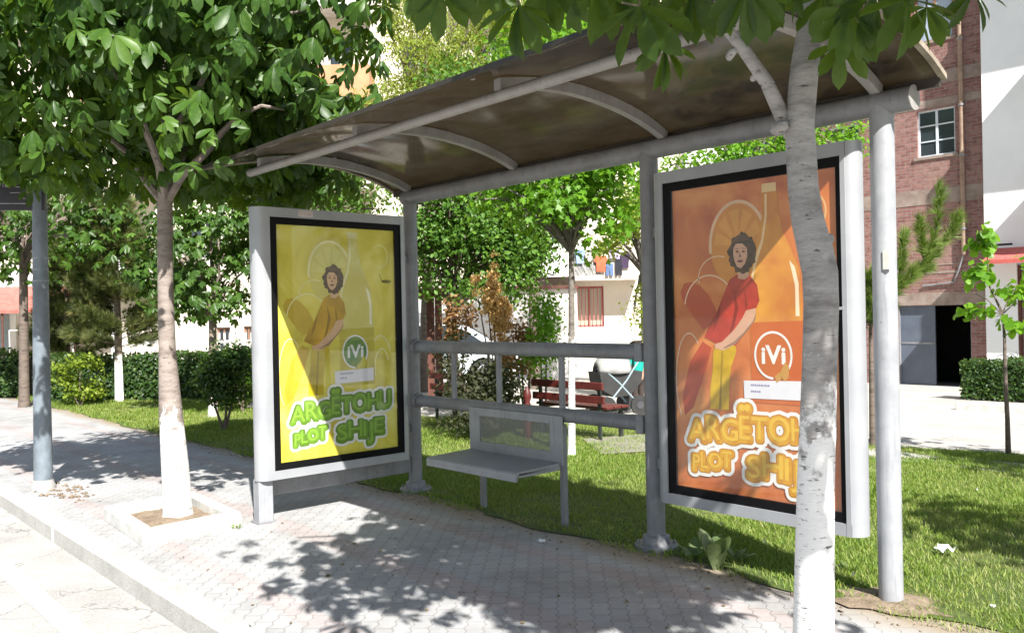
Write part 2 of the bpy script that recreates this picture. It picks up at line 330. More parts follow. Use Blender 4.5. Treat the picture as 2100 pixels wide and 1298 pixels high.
class MB:
    def __init__(s): s.v = []; s.f = []
    def add(s, V, Fs):
        b = len(s.v); s.v += [tuple(map(float, x)) for x in V]; s.f += [tuple(i+b for i in f) for f in Fs]; return s
    def box(s, x0, x1, y0, y1, z0, z1, bev=0.):
        if bev:
            # chamfered box: eight corners, three points each
            V = []; idx = {}
            for i, x in enumerate((x0, x1)):
                for j, y in enumerate((y0, y1)):
                    for k, z in enumerate((z0, z1)):
                        sx, sy, sz = (1, -1)[i], (1, -1)[j], (1, -1)[k]
                        idx[i, j, k] = len(V)
                        V += [(x, y+sy*bev, z+sz*bev), (x+sx*bev, y, z+sz*bev), (x+sx*bev, y+sy*bev, z)]
            Fs = []
            for a, (p, q) in ((0, (1, 2)), (1, (0, 2)), (2, (0, 1))):
                for e in (0, 1):
                    ring = []
                    for (u, w_) in ((0, 0), (1, 0), (1, 1), (0, 1)):
                        key = [0, 0, 0]; key[a] = e; key[p] = u; key[q] = w_; ring.append(idx[tuple(key)]+a)
                    Fs.append(tuple(ring))
            for a in range(3):
                p, q = [(1, 2), (0, 2), (0, 1)][a]
                for u in (0, 1):
                    for w_ in (0, 1):
                        k0 = [0, 0, 0]; k0[p] = u; k0[q] = w_; k1 = list(k0); k1[a] = 1
                        Fs.append((idx[tuple(k0)]+p, idx[tuple(k1)]+p, idx[tuple(k1)]+q, idx[tuple(k0)]+q))
            for c in idx.values(): Fs.append((c, c+1, c+2))
            return s.add(V, Fs)
        V = [(x, y, z) for x in (x0, x1) for y in (y0, y1) for z in (z0, z1)]
        return s.add(V, [(0, 1, 3, 2), (4, 6, 7, 5), (0, 4, 5, 1), (2, 3, 7, 6), (0, 2, 6, 4), (1, 5, 7, 3)])
    def tube(s, pts, rad, n=14, caps=True, wob=0.):
        pts = [Vector(p) for p in pts]; m = len(pts)
        rad = [rad]*m if isinstance(rad, (int, float)) else list(rad)
        V = []; u = None
        for i, p in enumerate(pts):
            d = (pts[min(i+1, m-1)]-pts[max(i-1, 0)]).normalized()
            if u is None: u = d.orthogonal().normalized()
            u = (u-d*u.dot(d)).normalized(); w_ = d.cross(u)
            for k in range(n):
                a = 2*math.pi*k/n; r = rad[i]*(1+(random.uniform(-wob, wob) if wob else 0))
                V.append(p+(u*math.cos(a)+w_*math.sin(a))*r)
        Fs = [(i*n+k, i*n+(k+1) % n, (i+1)*n+(k+1) % n, (i+1)*n+k) for i in range(m-1) for k in range(n)]
        if caps: Fs += [tuple(range(n))[::-1], tuple((m-1)*n+k for k in range(n))]
        return s.add(V, Fs)
    def lathe(s, c, prof, n=28):
        V = [(c[0]+r*math.cos(2*math.pi*k/n), c[1]+r*math.sin(2*math.pi*k/n), c[2]+z) for r, z in prof for k in range(n)]
        m = len(prof)
        Fs = [(i*n+k, i*n+(k+1) % n, (i+1)*n+(k+1) % n, (i+1)*n+k) for i in range(m-1) for k in range(n)]
        Fs += [tuple(range(n))[::-1], tuple((m-1)*n+k for k in range(n))]
        return s.add(V, Fs)
    def extrude(s, poly, fn, a, b):
        """poly: 2-D outline; fn(u, v, t) -> 3-D; from t=a to t=b"""
        n = len(poly)
        V = [fn(u, v, a) for u, v in poly]+[fn(u, v, b) for u, v in poly]
        return s.add(V, [(i, (i+1) % n, n+(i+1) % n, n+i) for i in range(n)]+[tuple(range(n))[::-1], tuple(range(n, 2*n))])
    def build(s, name, mat, parent=None, smooth=False, **k):
        o = link(name, s.v, s.f, mat, parent, smooth, **k)
        if smooth: smooth_by_angle(o)
        return o
def smooth_by_angle(o, ang=40):
    me = o.data
    import bmesh
    bm = bmesh.new(); bm.from_mesh(me); bmesh.ops.recalc_face_normals(bm, faces=bm.faces)
    for e in bm.edges:
        if len(e.link_faces) == 2 and e.calc_face_angle(0) > R_(ang): e.smooth = False
    bm.to_mesh(me); bm.free()

# ------------------------------------------------------------------ leaves
def T_leaf(w=.32, fold=.06):
    v = [(0, 0, 0), (-w, .45, fold), (w, .45, fold), (0, .5, 0), (0, 1, -.06), (-w*.72, .78, fold*.5), (w*.72, .78, fold*.5)]
    f = [(0, 2, 3), (0, 3, 1), (3, 2, 6), (3, 6, 4), (1, 3, 5), (5, 3, 4)]
    return np.array(v, float), np.array(f)
def T_leaflet(droop=.25, w=.17):
    rows = [(.0, .0), (.22, .45), (.45, .8), (.66, 1.0), (.84, .8), (1.0, 0.)]
    v = []; f = []
    prev = None
    for i, (t, k) in enumerate(rows):
        z = -droop*t*t; y = t*(1-.12*droop*t)
        if k == 0: v.append((0, y, z)); cur = (len(v)-1,)*3
        else:
            v += [(-w*k, y+.0, z+.045*k), (0, y, z), (w*k, y, z+.045*k)]; cur = (len(v)-3, len(v)-2, len(v)-1)
        if prev is not None:
            a, b, c = prev; d, e, h = cur
            if a == b: f += [(a, e, d), (a, h, e)]
            elif d == e: f += [(a, b, d), (b, c, d)]
            else: f += [(a, b, e), (a, e, d), (b, c, h), (b, h, e)]
        prev = cur
    return np.array(v, float), np.array(f)
def T_maple():
    ang = [-150, -118, -95, -62, -40, -12, 0, 12, 40, 62, 95, 118, 150]
    rad = [.30, .55, .34, .85, .50, .70, 1.0, .70, .50, .85, .34, .55, .30]
    v = [(0, 0, 0)]
    for a, r in zip(ang, rad):
        v.append((math.sin(R_(a))*r*.62, .25+math.cos(R_(a))*r*.62, -.10*r*r))
    return np.array(v, float), np.array([(0, i+1, i) for i in range(1, len(ang))])
def T_needles(n=9):
    v = []; f = []
    rr = np.random.default_rng(3)
    for i in range(n):
        a = rr.uniform(0, 6.28); t = rr.uniform(.35, .8); b = len(v)
        dx, dz = math.cos(a)*(1-t), math.sin(a)*(1-t)
        v += [(-.026, .1*i/n, 0), (.026, .1*i/n, 0), (dx*.9, t+.25, dz*.9)]; f.append((b, b+1, b+2))
    return np.array(v, float), np.array(f)
def T_blade():
    return np.array([(-.04, 0, 0), (.04, 0, 0), (.03, .55, .06), (-.03, .55, .06), (0, 1, .22)], float), np.array([(0, 1, 2), (0, 2, 3), (3, 2, 4)])
def unit(a): return a/np.maximum(np.linalg.norm(a, axis=-1, keepdims=True), 1e-9)
def scatter(T, pos, d, nrm, size, var):
    tv, tf = T; N = len(pos)
    d = unit(d); x = unit(np.cross(d, nrm)); z = np.cross(x, d)
    size = np.asarray(size).reshape(N, 1, 1)
    V = pos[:, None, :]+size*(tv[None, :, 0:1]*x[:, None]+tv[None, :, 1:2]*d[:, None]+tv[None, :, 2:3]*z[:, None])
    Fa = tf[None]+(np.arange(N)*len(tv))[:, None, None]
    return V.reshape(-1, 3), Fa.reshape(-1, 3), np.repeat(var, len(tv))
def merge(L):
    V = []; Fa = []; A = []; b = 0
    for v, f, a in L:
        V.append(v); Fa.append(f+b); A.append(a); b += len(v)
    return np.concatenate(V), np.concatenate(Fa), np.concatenate(A)
def crown_points(c, rad, n, nclump, spread, seed, shell=.55, zmin=None):
    r = np.random.default_rng(seed)
    u = unit(r.normal(size=(nclump, 3))); k = r.uniform(shell, 1, (nclump, 1))
    cc = u*k*np.array(rad)
    i = r.integers(0, nclump, n)
    p = cc[i]+r.normal(size=(n, 3))*spread*np.array([1, 1, .75])
    out = unit(p/np.array(rad))
    p = p+np.array(c)
    if zmin is not None:
        ok = p[:, 2] > zmin+r.uniform(0, .15, n); p = p[ok]; out = out[ok]
    return p, out
def leaves_simple(T, c, rad, n, nclump, spread, size, seed, up=.6, droop=.5, **k):
    r = np.random.default_rng(seed+1)
    p, out = crown_points(c, rad, n, nclump, spread, seed, **k); N = len(p)
    nrm = unit(out*.6+np.array([0, 0, up])+r.normal(size=(N, 3))*.45)
    d = unit(np.cross(nrm, r.normal(size=(N, 3))))+np.array([0, 0, -droop])
    return scatter(T, p, d, nrm, size*r.uniform(.6, 1.2, N), np.clip(r.normal(.5, .22, N), 0, 1))
def compound(hubs, out, size, seed, T=None, droop=.55):
    """palmate leaves: five to seven leaflets hanging round each hub"""
    r = np.random.default_rng(seed); T = T or T_leaflet()
    N = len(hubs); P = []; D = []; NN = []; SZ = []; VA = []
    for i in range(N):
        nrm = unit(out[i]*.55+np.array([0, 0, .8])+r.normal(size=3)*.3)
        e1 = unit(out[i]-nrm*np.dot(out[i], nrm)+r.normal(size=3)*.25); e1 = unit(e1-nrm*np.dot(e1, nrm)); e2 = np.cross(nrm, e1)
        k = int(r.choice([5, 5, 6, 7])); va = r.normal(.5, .2); sz = size*r.uniform(.5, 1.2)
        dr = droop*r.uniform(.4, 1.6)
        for j in range(k):
            a = (j-(k-1)/2)*(4.6/k)+r.normal()*.08
            dd = math.cos(a)*e1+math.sin(a)*e2-nrm*dr+np.array([0, 0, -.25*dr])
            P.append(hubs[i]); D.append(dd); NN.append(nrm+.35*(math.cos(a)*e1+math.sin(a)*e2))
            SZ.append(sz*(1-.16*abs(a))); VA.append(va+r.normal()*.08)
    return scatter(T, np.array(P), np.array(D), np.array(NN), np.array(SZ), np.clip(VA, 0, 1))

def limbs(mb, base, top_pts, r0, seed, n=7):
    r = random.Random(seed)
    for p in top_pts:
        b = Vector(base); e = Vector(p); pts = []; rad = []
        for i in range(n):
            t = i/(n-1); q = b.lerp(e, t); q.z += .18*math.sin(t*math.pi)*(e-b).length
            q += Vector((r.uniform(-1, 1), r.uniform(-1, 1), r.uniform(-1, 1)))*.03*(e-b).length*(0 < t < 1)
            pts.append(q); rad.append(r0*(1-.8*t)+.004)
        mb.tube(pts, rad, 7)
    return mb

# ================================================================== SETTING
def sheet(name, poly, z, mat, thick=.25, kind='structure'):
    mb = MB(); mb.extrude(poly, lambda u, v, t: (u, v, t), z-thick, z)
    return tag(mb.build(name, mat), kind=kind)
# ground: one big sheet that falls gently beyond the lawn
V = []; Fs = []
ys = [-150, -2.62, 4.5, 45, 150]; zs = [-.16, -.16, -.16, -.16-SLOPE*40.5, -.16-SLOPE*40.5]
for y, z in zip(ys, zs): V += [(-200, y, z), (120, y, z)]
# near the road the base sheet lies at road depth; everything else is laid on it
for i in range(4): Fs.append((2*i, 2*i+1, 2*i+3, 2*i+2))
tag(link('ground', V, Fs, EARTH), kind='structure')
tag(link('road', [(-90, -14, -.13), (60, -14, -.13), (60, -2.49, -.13), (-90, -2.49, -.13)], [(0, 1, 2, 3)], ROADM), kind='structure')
tag(link('road_marking', [(-60, -2.98, -.126), (40, -2.98, -.126), (40, -2.86, -.126), (-60, -2.86, -.126)], [(0, 1, 2, 3)],
         M('worn white road paint', (.72, .71, .68), (.45, .44, .42), 5, .8, detail=9)), kind='structure')
mb = MB()
x = -40
while x < 20:
    mb.box(x+.0015, x+2.9985, -2.51+random.uniform(-.003, .003), -2.36, -.3, .003+random.uniform(-.002, .002), .028); x += 3
tag(mb.build('kerb', KERBM), kind='structure')
tag(link('pavement', [(-40, -2.392, 0), (20, -2.392, 0), (20, -.02, 0), (-40, -.02, 0)], [(0, 1, 2, 3)], PAVE), kind='structure')
lawn_edge = [(12, 8.3), (2.99, 5.06), (1.94, 4.75), (-1.9, 3.95), (-7.56, 1.95), (-9.3, 3.0), (-14, 4.2), (-22, 3.0)]
inner = [(-22, -.14), (12, -.14)]
# ragged front edge of the lawn
fe = []
xx = -22.0
while xx < 12: fe.append((xx, -.13+.05*math.sin(xx*3.1)+random.uniform(-.05, .05))); xx += .17
poly = fe+[(12, -.1)]+lawn_edge
def zground(px_, py_, off): return (px_, py_, off+gz(py_))
mb = MB(); mb.add([zground(a, b, .008) for a, b in poly], [tuple(range(len(poly)))])
tag(mb.build('lawn', LAWN), kind='structure')
# plaza of pale concrete behind the lawn
V = []; Fs = []
for i, y in enumerate((1.0, 4.5, 45)): V += [(-80, y, -.012+gz(y)), (60, y, -.012+gz(y))]
Fs = [(0, 1, 3, 2), (2, 3, 5, 4)]
tag(link('plaza_path', V, Fs, CONC), kind='structure')

# ================================================================== BUS SHELTER
sh = empty('bus_shelter', (2, 0, 0), 'grey tubular steel bus shelter with a curved smoked roof over the pavement', 'bus shelter')
PX = (0.0, 2.535, 3.985)
for i, x in enumerate(PX):
    mb = MB(); mb.tube([(x, 0, .0), (x, 0, 1.2), (x, 0, 2.43)], .057, 24)
    p = mb.build('post', GREYD if i < 2 else GREY, sh, True)
    mb = MB(); fz = .0
    if i < 2:
        mb.lathe((x, 0, 0), [(.135, 0), (.135, .022), (.125, .03), (.085, .032), (.082, .075), (.06, .085)], 28)
        for a in range(4):
            q = (x+.11*math.cos(a*1.57+.7), .11*math.sin(a*1.57+.7), .03); mb.lathe(q, [(.012, 0), (.012, .012), (.006, .02)], 8)
        mb.build('base_flange', GREYD, p, True)
    if i == 2:
        mb = MB(); mb.box(x+.02, x+.052, -.0575-.004, -.045, 1.63, 1.72); st = mb.build('sticker', M('pale sticker', (.62, .62, .58), (.55, .55, .5), 30, .6), p)
# back roof tube with a welded end cap
mb = MB(); mb.tube([(-.07, 0, 2.442), (4.14, 0, 2.442)], .058, 26)
bt = mb.build('roof_tube', GREYD, sh, True)
mb = MB(); mb.tube([(4.139, 0, 2.442), (4.146, 0, 2.442)], .0605, 26); mb.build('end_cap', BEIGE, bt, True)
mb = MB(); mb.tube([(-.2, -1.31, 2.55), (4.22, -1.31, 2.55)], .029, 16); mb.build('front_tube', BEIGE, sh, True)
# ribs
prof = [(.0, 2.475), (-.12, 2.525), (-.3, 2.575), (-.5, 2.61), (-.75, 2.632), (-1.0, 2.625), (-1.25, 2.59), (-1.45, 2.545), (-1.6, 2.505)]
def curve_pt(t):
    t = t*(len(prof)-1); i = min(int(t), len(prof)-2); f = t-i
    a, b, c, d = [prof[max(0, min(len(prof)-1, j))] for j in (i-1, i, i+1, i+2)]
    return tuple(.5*((2*b[k])+(-a[k]+c[k])*f+(2*a[k]-5*b[k]+4*c[k]-d[k])*f*f+(-a[k]+3*b[k]-3*c[k]+d[k])*f**3) for k in (0, 1))
cur = [curve_pt(i/30) for i in range(31)]
for i, x in enumerate((0.0, 1.32, 2.66, 3.97)):
    poly = [(a, b) for a, b in cur]+[(a, b+.062) for a, b in reversed(cur)]
    mb = MB()
    full = cur; cur = [c for c in full if c[0] > -1.37]
    n = len(cur)
    V = []; Fs = []
    for s_ in (-.024, .024):
        for (a, b) in cur: V.append((x+s_, a, b))
        for (a, b) in cur: V.append((x+s_, a, b+.058))
    for k in range(n-1):
        Fs += [(k, k+1, 2*n+k+1, 2*n+k), (n+k, 3*n+k, 3*n+k+1, n+k+1), (k, n+k, n+k+1, k+1), (2*n+k, 2*n+k+1, 3*n+k+1, 3*n+k)]
    Fs += [(0, 2*n, 3*n, n), (n-1, 2*n-1, 4*n-1, 3*n-1)]
    mb.add(V, Fs); mb.build('roof_rib', BEIGE, sh, True); cur = full
# roof sheet
V = []; Fs = []
ext = [(.05, 2.452)]+cur+[(-1.68, 2.478)]
n = len(ext)
nx = 40
for j in range(nx+1):
    x = -.30+4.57*j/nx
    for (a, b) in ext: V.append((x, a, b+.064+.004*math.sin(j*1.7+a*3)))
for j in range(nx):
    for k in range(n-1): Fs.append((j*n+k, j*n+k+1, (j+1)*n+k+1, (j+1)*n+k))
rp = link('roof_sheet', V, Fs, ROOF, sh, True)
sd = rp.modifiers.new('thickness', 'SOLIDIFY'); sd.thickness = .008; sd.offset = 1
for (x0, x1, nm) in ((-.306, -.27, 'roof_edge_trim'), (4.245, 4.275, 'roof_edge_trim')):
    mb = MB(); V = []; Fs = []
    for xx_ in (x0, x1):
        for (a, b) in ext: V.append((xx_, a, b+.056))
        for (a, b) in ext: V.append((xx_, a, b+.082))
    for k in range(n-1):
        Fs += [(k, k+1, 2*n+k+1, 2*n+k), (n+k, 3*n+k, 3*n+k+1, n+k+1), (k, n+k, n+k+1, k+1), (2*n+k, 2*n+k+1, 3*n+k+1, 3*n+k)]
    mb.add(V, Fs); mb.build(nm, M('weathered edge trim', (.34, .29, .23), (.2, .16, .12), 8, .6), sh)
mb = MB(); mb.box(-.30, 4.27, -1.69, -1.676, 2.538, 2.562); mb.build('gutter_strip', M('dark trim', (.05, .04, .035), (.03, .025, .02), 8, .5), sh)
for x in (0.0, 1.32, 2.66, 3.97):
    mb = MB(); mb.tube([(x, -1.5, 2.60), (x, -1.5, 2.625)], .02, 8); mb.build('roof_bolt', BEIGE, sh, True)
mb = MB(); mb.box(-.28, 4.25, .026, .046, 2.478, 2.528); mb.build('light_gap_strip', M('dark trim', (.05, .04, .035)), sh)  # added strip, blocks the light leaking between roof sheet and tube
# rails and balusters
for z, r in ((1.202, .050), (.757, .048)):
    mb = MB(); mb.tube([(.045, 0, z), (2.49, 0, z)], r, 20)
    rl = mb.build('rail', GREYD, sh, True)
    mb = MB(); mb.tube([(.05, 0, z), (.085, 0, z)], r+.012, 20); mb.build('rail_collar', GREYD, rl, True)
    mb = MB(); mb.box(2.43, 2.488, -.055, .055, z-.06, z+.055, .004); mb.build('rail_bracket', GREYD, rl)
for x in (.55, 1.09, 1.745):
    mb = MB(); mb.tube([(x, 0, .79), (x, 0, 1.165)], .0225, 12); mb.build('baluster', GREYD, sh, True)

# ------------------------------------------------------------------ bench of the shelter
be = empty('shelter_bench', (1.3, -.1, 0), 'grey sheet steel bench with perforated backrest on two thin legs under the shelter', 'bench')
mb = MB()
prof_s = [(-.335, .352), (-.335, .402), (-.32, .412), (.07, .424), (.07, .40), (-.31, .39), (-.315, .352)]
mb.extrude(prof_s, lambda u, v, t: (t, u-.145, v+.018), .82, 1.78)
mb.box(.82, .824, -.445, -.075, .393, .418); mb.box(1.776, 1.78, -.445, -.075, .393, .418)
mb.build('seat', GREY, be)
mb = MB()
mb.box(.81, .93, -.066, -.052, .42, .758, .002); mb.box(1.68, 1.80, -.066, -.052, .42, .758, .002)
mb.box(.93, 1.68, -.066, -.052, .70, .758, .002); mb.box(.93, 1.68, -.066, -.052, .42, .51, .002)
bk = mb.build('backrest', GREY, be)
link('perforated_panel', [(.93, -.058, .51), (1.68, -.058, .51), (1.68, -.058, .70), (.93, -.058, .70)], [(0, 1, 2, 3)], PERF, bk)
for x, zt in ((.92, .42), (1.775, .70)):
    mb = MB(); mb.box(x-.022, x+.022, -.050, -.012, 0, zt, .004); mb.build('leg', GREYD, be)

# ------------------------------------------------------------------ advertising panels
def rrect_ring(w, h, t, r):  # unused radius placeholder kept simple
    return None
W_, H_ = 1.017, 1.72
TXT = {}
def text_mesh(s, size, offset, shear=0):
    key = (s, size, offset)
    cu = bpy.data.curves.new('t', 'FONT'); cu.body = s; cu.size = size; cu.offset = offset; cu.resolution_u = 3; cu.fill_mode = 'FRONT'
    cu.space_character = 1.0
    o = bpy.data.objects.new('t', cu); COL.objects.link(o)
    dg = bpy.context.evaluated_depsgraph_get(); me = bpy.data.meshes.new_from_object(o.evaluated_get(dg))
    V = [tuple(v.co) for v in me.vertices]; Fs = [tuple(p.vertices) for p in me.polygons]
    bpy.data.objects.remove(o); bpy.data.curves.remove(cu); bpy.data.meshes.remove(me)
    return V, Fs
def fit_letters(word, u0, u1, v0, v1, offset, rise=0., jig=None):
    """each letter is laid out on its own so the line bulges like the lettering of the poster"""
    out = []; ws = []
    for ch in word:
        V, Fs = text_mesh(ch, 1.0, 0.0)
        xs = [p[0] for p in V]; ws.append((min(xs), max(xs)))
    tot = sum(b-a for a, b in ws)+.07*(len(word)-1)
    sx = (u1-u0)/tot; x = u0
    for i, ch in enumerate(word):
        V, Fs = text_mesh(ch, 1.0, 0.0)
        a, b = ws[i]
        ztop = .73
        dv = rise*(i/(max(1, len(word)-1)))+(jig[i] if jig else 0)
        hh = (v1-v0)*(1+(.10 if i % 2 else 0))
        V0 = [(x+(p[0]-a)*sx, v0+dv+p[1]/ztop*hh) for p in V]
        out.append((V0, Fs, ch, x, (b-a)*sx)); x += (b-a+.07)*sx
    return out
CELL = .0022
def spans(pairs, d, aspect=1.72/1.017):
    """cover the letters thickened by d (u units) with non-overlapping horizontal strips"""
    tris = []; segs = []
    for V0, F0 in pairs:
        P0 = [(p[0], p[1]*aspect) for p in V0]
        ec = {}
        for f in F0:
            for k in range(1, len(f)-1): tris.append((P0[f[0]], P0[f[k]], P0[f[k+1]]))
            for k in range(len(f)):
                e = tuple(sorted((f[k], f[(k+1) % len(f)]))); ec[e] = ec.get(e, 0)+1
        segs += [(P0[i], P0[j]) for (i, j), c in ec.items() if c == 1]
    A = np.array([q[0] for q in segs]); B = np.array([q[1] for q in segs])
    x0, y0 = np.minimum(A.min(0), B.min(0))-d-CELL; x1, y1 = np.maximum(A.max(0), B.max(0))+d+CELL
    xs = np.arange(x0, x1, CELL); ys = np.arange(y0, y1, CELL); X, Y = np.meshgrid(xs, ys); ins = np.zeros(X.shape, bool)
    for a, b, c in tris:
        m = (X >= min(a[0], b[0], c[0])) & (X <= max(a[0], b[0], c[0])) & (Y >= min(a[1], b[1], c[1])) & (Y <= max(a[1], b[1], c[1]))
        if not m.any(): continue
        xx, yy = X[m], Y[m]
        s1 = (b[0]-a[0])*(yy-a[1])-(b[1]-a[1])*(xx-a[0]); s2 = (c[0]-b[0])*(yy-b[1])-(c[1]-b[1])*(xx-b[0]); s3 = (a[0]-c[0])*(yy-c[1])-(a[1]-c[1])*(xx-c[0])
        ins[m] |= ((s1 >= 0) & (s2 >= 0) & (s3 >= 0)) | ((s1 <= 0) & (s2 <= 0) & (s3 <= 0))
    D2 = np.full(X.shape, 9.)
    for a, b in zip(A, B):
        m = (X > min(a[0], b[0])-abs(d)-.01) & (X < max(a[0], b[0])+abs(d)+.01) & (Y > min(a[1], b[1])-abs(d)-.01) & (Y < max(a[1], b[1])+abs(d)+.01)
        ab = b-a; L2 = max(ab@ab, 1e-12); t = np.clip(((X[m]-a[0])*ab[0]+(Y[m]-a[1])*ab[1])/L2, 0, 1)
        D2[m] = np.minimum(D2[m], (X[m]-a[0]-t*ab[0])**2+(Y[m]-a[1]-t*ab[1])**2)
    G = ins | (D2 < d*d)
    V = []; Fs = []
    for r_ in range(G.shape[0]):
        row = np.concatenate([[0], G[r_].astype(int), [0]]); dd = np.diff(row); st = np.where(dd == 1)[0]; en = np.where(dd == -1)[0]
        for a, b in zip(st, en):
            k = len(V); ya, yb = (y0+(r_-.5)*CELL)/aspect, (y0+(r_+.5)*CELL)/aspect; xa, xb = x0+(a-.5)*CELL, x0+(b-.5)*CELL
            V += [(xa, ya), (xb, ya), (xb, yb), (xa, yb)]; Fs.append((k, k+1, k+2, k+3))
    return V, Fs
def ad_panel(name, label, origin, ax, nrm, bgcols, letter_cols, shirt, pants, bottle, logo_fill, outline_c, foot, cabinet_u, cab_depth, wedge=None):
    """origin: lower left corner of the visible poster; ax: unit vector to the right along the face; nrm: outward normal"""
    O = Vector(origin); A = Vector(ax); N = Vector(nrm); Z = Vector((0, 0, 1))
    def P(u, v, t=0.): return O+A*(u*W_)+Z*(v*H_)+N*t
    def PM(a, z, t=0.): return O+A*a+Z*z+N*t
    rt = empty(name, (P(.5, 0)).x and (P(.5, 0).x, P(.5, 0).y, 0), label, 'advertising panel')
    # cabinet: hollow frame with half-round sides, extruded from a plan outline
    e = cabinet_u; zb, zt = -.112, H_+.118
    def side(sgn, a0):     # a0: where the flat frame ends and the round side starts, sgn outwards
        w2 = cab_depth/2; pts = []
        for k in range(13):
            an = math.pi/2-math.pi*k/12
            pts.append((a0+sgn*math.cos(an)*.075, .018-w2+math.sin(an)*w2))
        return pts
    # left/right jambs
    for sgn, a_in, a0 in ((-1, -.055, -e[0]), (1, W_+.055, W_+e[1])):
        outl = [(a_in, .018)]+side(sgn, a0)+[(a_in, .018-cab_depth)]
        mb = MB(); mb.extrude(outl, lambda u, v, t: PM(u, t, v), zb, zt); mb.build('frame', ALU, rt, True)
    for z0, z1 in ((zb, -.05), (H_+.05, zt)):
        mb = MB(); mb.extrude([(-.055, .0165), (W_+.055, .0165), (W_+.055, .018-cab_depth+.002), (-.055, .018-cab_depth+.002)], lambda u, v, t: PM(u, t, v), z0, z1)
        mb.build('frame', ALU, rt)
    mb = MB(); mb.extrude([(-.06, -.03), (W_+.06, -.03), (W_+.06, .022-cab_depth), (-.06, .022-cab_depth)], lambda u, v, t: PM(u, t, v), -.055, H_+.055)
    mb.build('back_panel', ALU, rt)
    # black bezel
    mb = MB()
    for (a0, a1, z0, z1) in ((-.055, -.0, -.05, H_+.05), (W_, W_+.055, -.05, H_+.05), (0, W_, -.05, 0), (0, W_, H_, H_+.05)):
        mb.extrude([(a0, z0), (a1, z0), (a1, z1), (a0, z1)], lambda u, v, t: PM(u, v, t), -.02, .006)
    mb.build('bezel', BLACKM, rt)
    mb = MB(); mb.add([PM(-.001, -.001, .004), PM(W_+.001, -.001, .004), PM(W_+.001, H_+.001, .004), PM(-.001, H_+.001, .004)], [(0, 1, 2, 3)])
    mb.build('glass_pane', PANE, rt)
    # printed poster
    m, t = newmat(name+' print'); g = NT(t)
    tc = g.n('ShaderNodeTexCoord').outputs['Object']
    n1 = g.n('ShaderNodeTexNoise', {'Vector': tc, 'Scale': 2.1, 'Detail': 4, 'Distortion': 1.4}).outputs['Fac']
    n2 = g.n('ShaderNodeTexNoise', {'Vector': g.n('ShaderNodeMapping', {'Vector': tc, 'Scale': (1, 1, .35)}).outputs[0], 'Scale': 9., 'Detail': 6, 'Roughness': .7}).outputs['Fac']
    col = ramp(g, n1, [(.32, bgcols[0]), (.5, bgcols[1]), (.68, bgcols[2])])
    col = mixc(g, col, bgcols[2], g.n('ShaderNodeMapRange', {'Value': n2, 1: .55, 2: .75, 3: 0., 4: .55}).outputs[0])
    finish(g, col, .4)
    mb = MB(); mb.extrude([(0, -.012), (W_, -.012), (W_, -.02), (0, -.02)], lambda u, v, t: PM(u, t, v), 0, H_)
    po = mb.build('poster', m, rt)
    def lay(nm, shapes, mat, t, parent=po):
        mb = MB()
        for sh_ in shapes:
            mb.add([P(u, v, t) for u, v in sh_], [tuple(range(len(sh_)))])
        return mb.build(nm, mat, parent)
    def pm(nm, c, c2=None, sc=6): return M(name+nm, c, c2 or tuple(x*.86 for x in c), sc, .45, detail=3)
    def ell(cx, cy, rx, ry, n=30, a0=0, a1=6.2832): return [(cx+rx*math.cos(a0+(a1-a0)*k/n), cy+ry*math.sin(a0+(a1-a0)*k/n)) for k in range(n)]
    def arc(cx, cy, rx, ry, w_, a0, a1, n=24):
        o_ = [(cx+rx*math.cos(a0+(a1-a0)*k/n), cy+ry*math.sin(a0+(a1-a0)*k/n)) for k in range(n+1)]
        i_ = [(cx+(rx-w_)*math.cos(a0+(a1-a0)*k/n), cy+(ry-w_*.6)*math.sin(a0+(a1-a0)*k/n)) for k in range(n+1)]
        return [[o_[k], o_[k+1], i_[k+1], i_[k]] for k in range(n)]
    def blend(a, b, f): return tuple(x*(1-f)+y*f for x, y in zip(a, b))
    L0 = -.0112
    # fruit slice behind the head, dark swirl at the left, small slice at the right
    lay('fruit_slice', [ell(.43, .80, .175, .135)], pm('slice', blend(bgcols[1], bottle, .45)), L0)
    lay('fruit_slice', arc(.43, .80, .185, .143, .018, .1, 3.3), pm('rim', blend(bgcols[2], (.9, .9, .75), .35)), L0+.0003)
    lay('fruit_slice', arc(.87, .88, .075, .055, .012, 4.5, 8.6), pm('rim2', blend(bgcols[2], (.9, .9, .6), .18)), L0+.0002)
    sw = [(.045, .655), (.07, .685), (.12, .69), (.18, .675), (.24, .64), (.28, .60), (.29, .57), (.25, .545), (.20, .53), (.15, .56), (.10, .60), (.06, .63)]
    lay('swirl', [sw], pm('swirl', blend(bgcols[0], shirt, .45)), L0+.0003)
    lay('swirl', [[(.045, .30), (.10, .42), (.19, .49), (.25, .47), (.21, .40), (.16, .33), (.12, .27), (.06, .24)]], pm('swirl2', blend(bgcols[0], shirt, .6)), L0+.0003)
    lay('splash', arc(.24, .60, .17, .11, .008, 0.2, 3.0)+arc(.10, .36, .10, .16, .008, 0.9, 4.0)+arc(.86, .40, .10, .12, .01, .4, 3.4)+arc(.87, .37, .07, .09, .01, .4, 3.6)+arc(.30, .70, .13, .07, .006, 1.2, 3.4),
        pm('splash', blend(bgcols[2], (.95, .95, .8), .4)), L0+.0005)
    # bottle
    bt_ = [(.585, .978), (.665, .978), (.672, .935), (.682, .885), (.70, .83), (.745, .775), (.785, .72), (.80, .66), (.805, .30), (.50, .30), (.497, .62), (.505, .70), (.53, .765), (.565, .83), (.58, .885), (.58, .935)]
    lay('bottle', [bt_], pm('bottle', bottle, blend(bottle, bgcols[0], .7), 3), L0+.0006)
    lay('bottle', [[(.735, .74), (.765, .72), (.785, .67), (.787, .57), (.765, .57), (.765, .66), (.75, .70)]], pm('shine', blend(bottle, (1, 1, .85), .55)), L0+.0009)
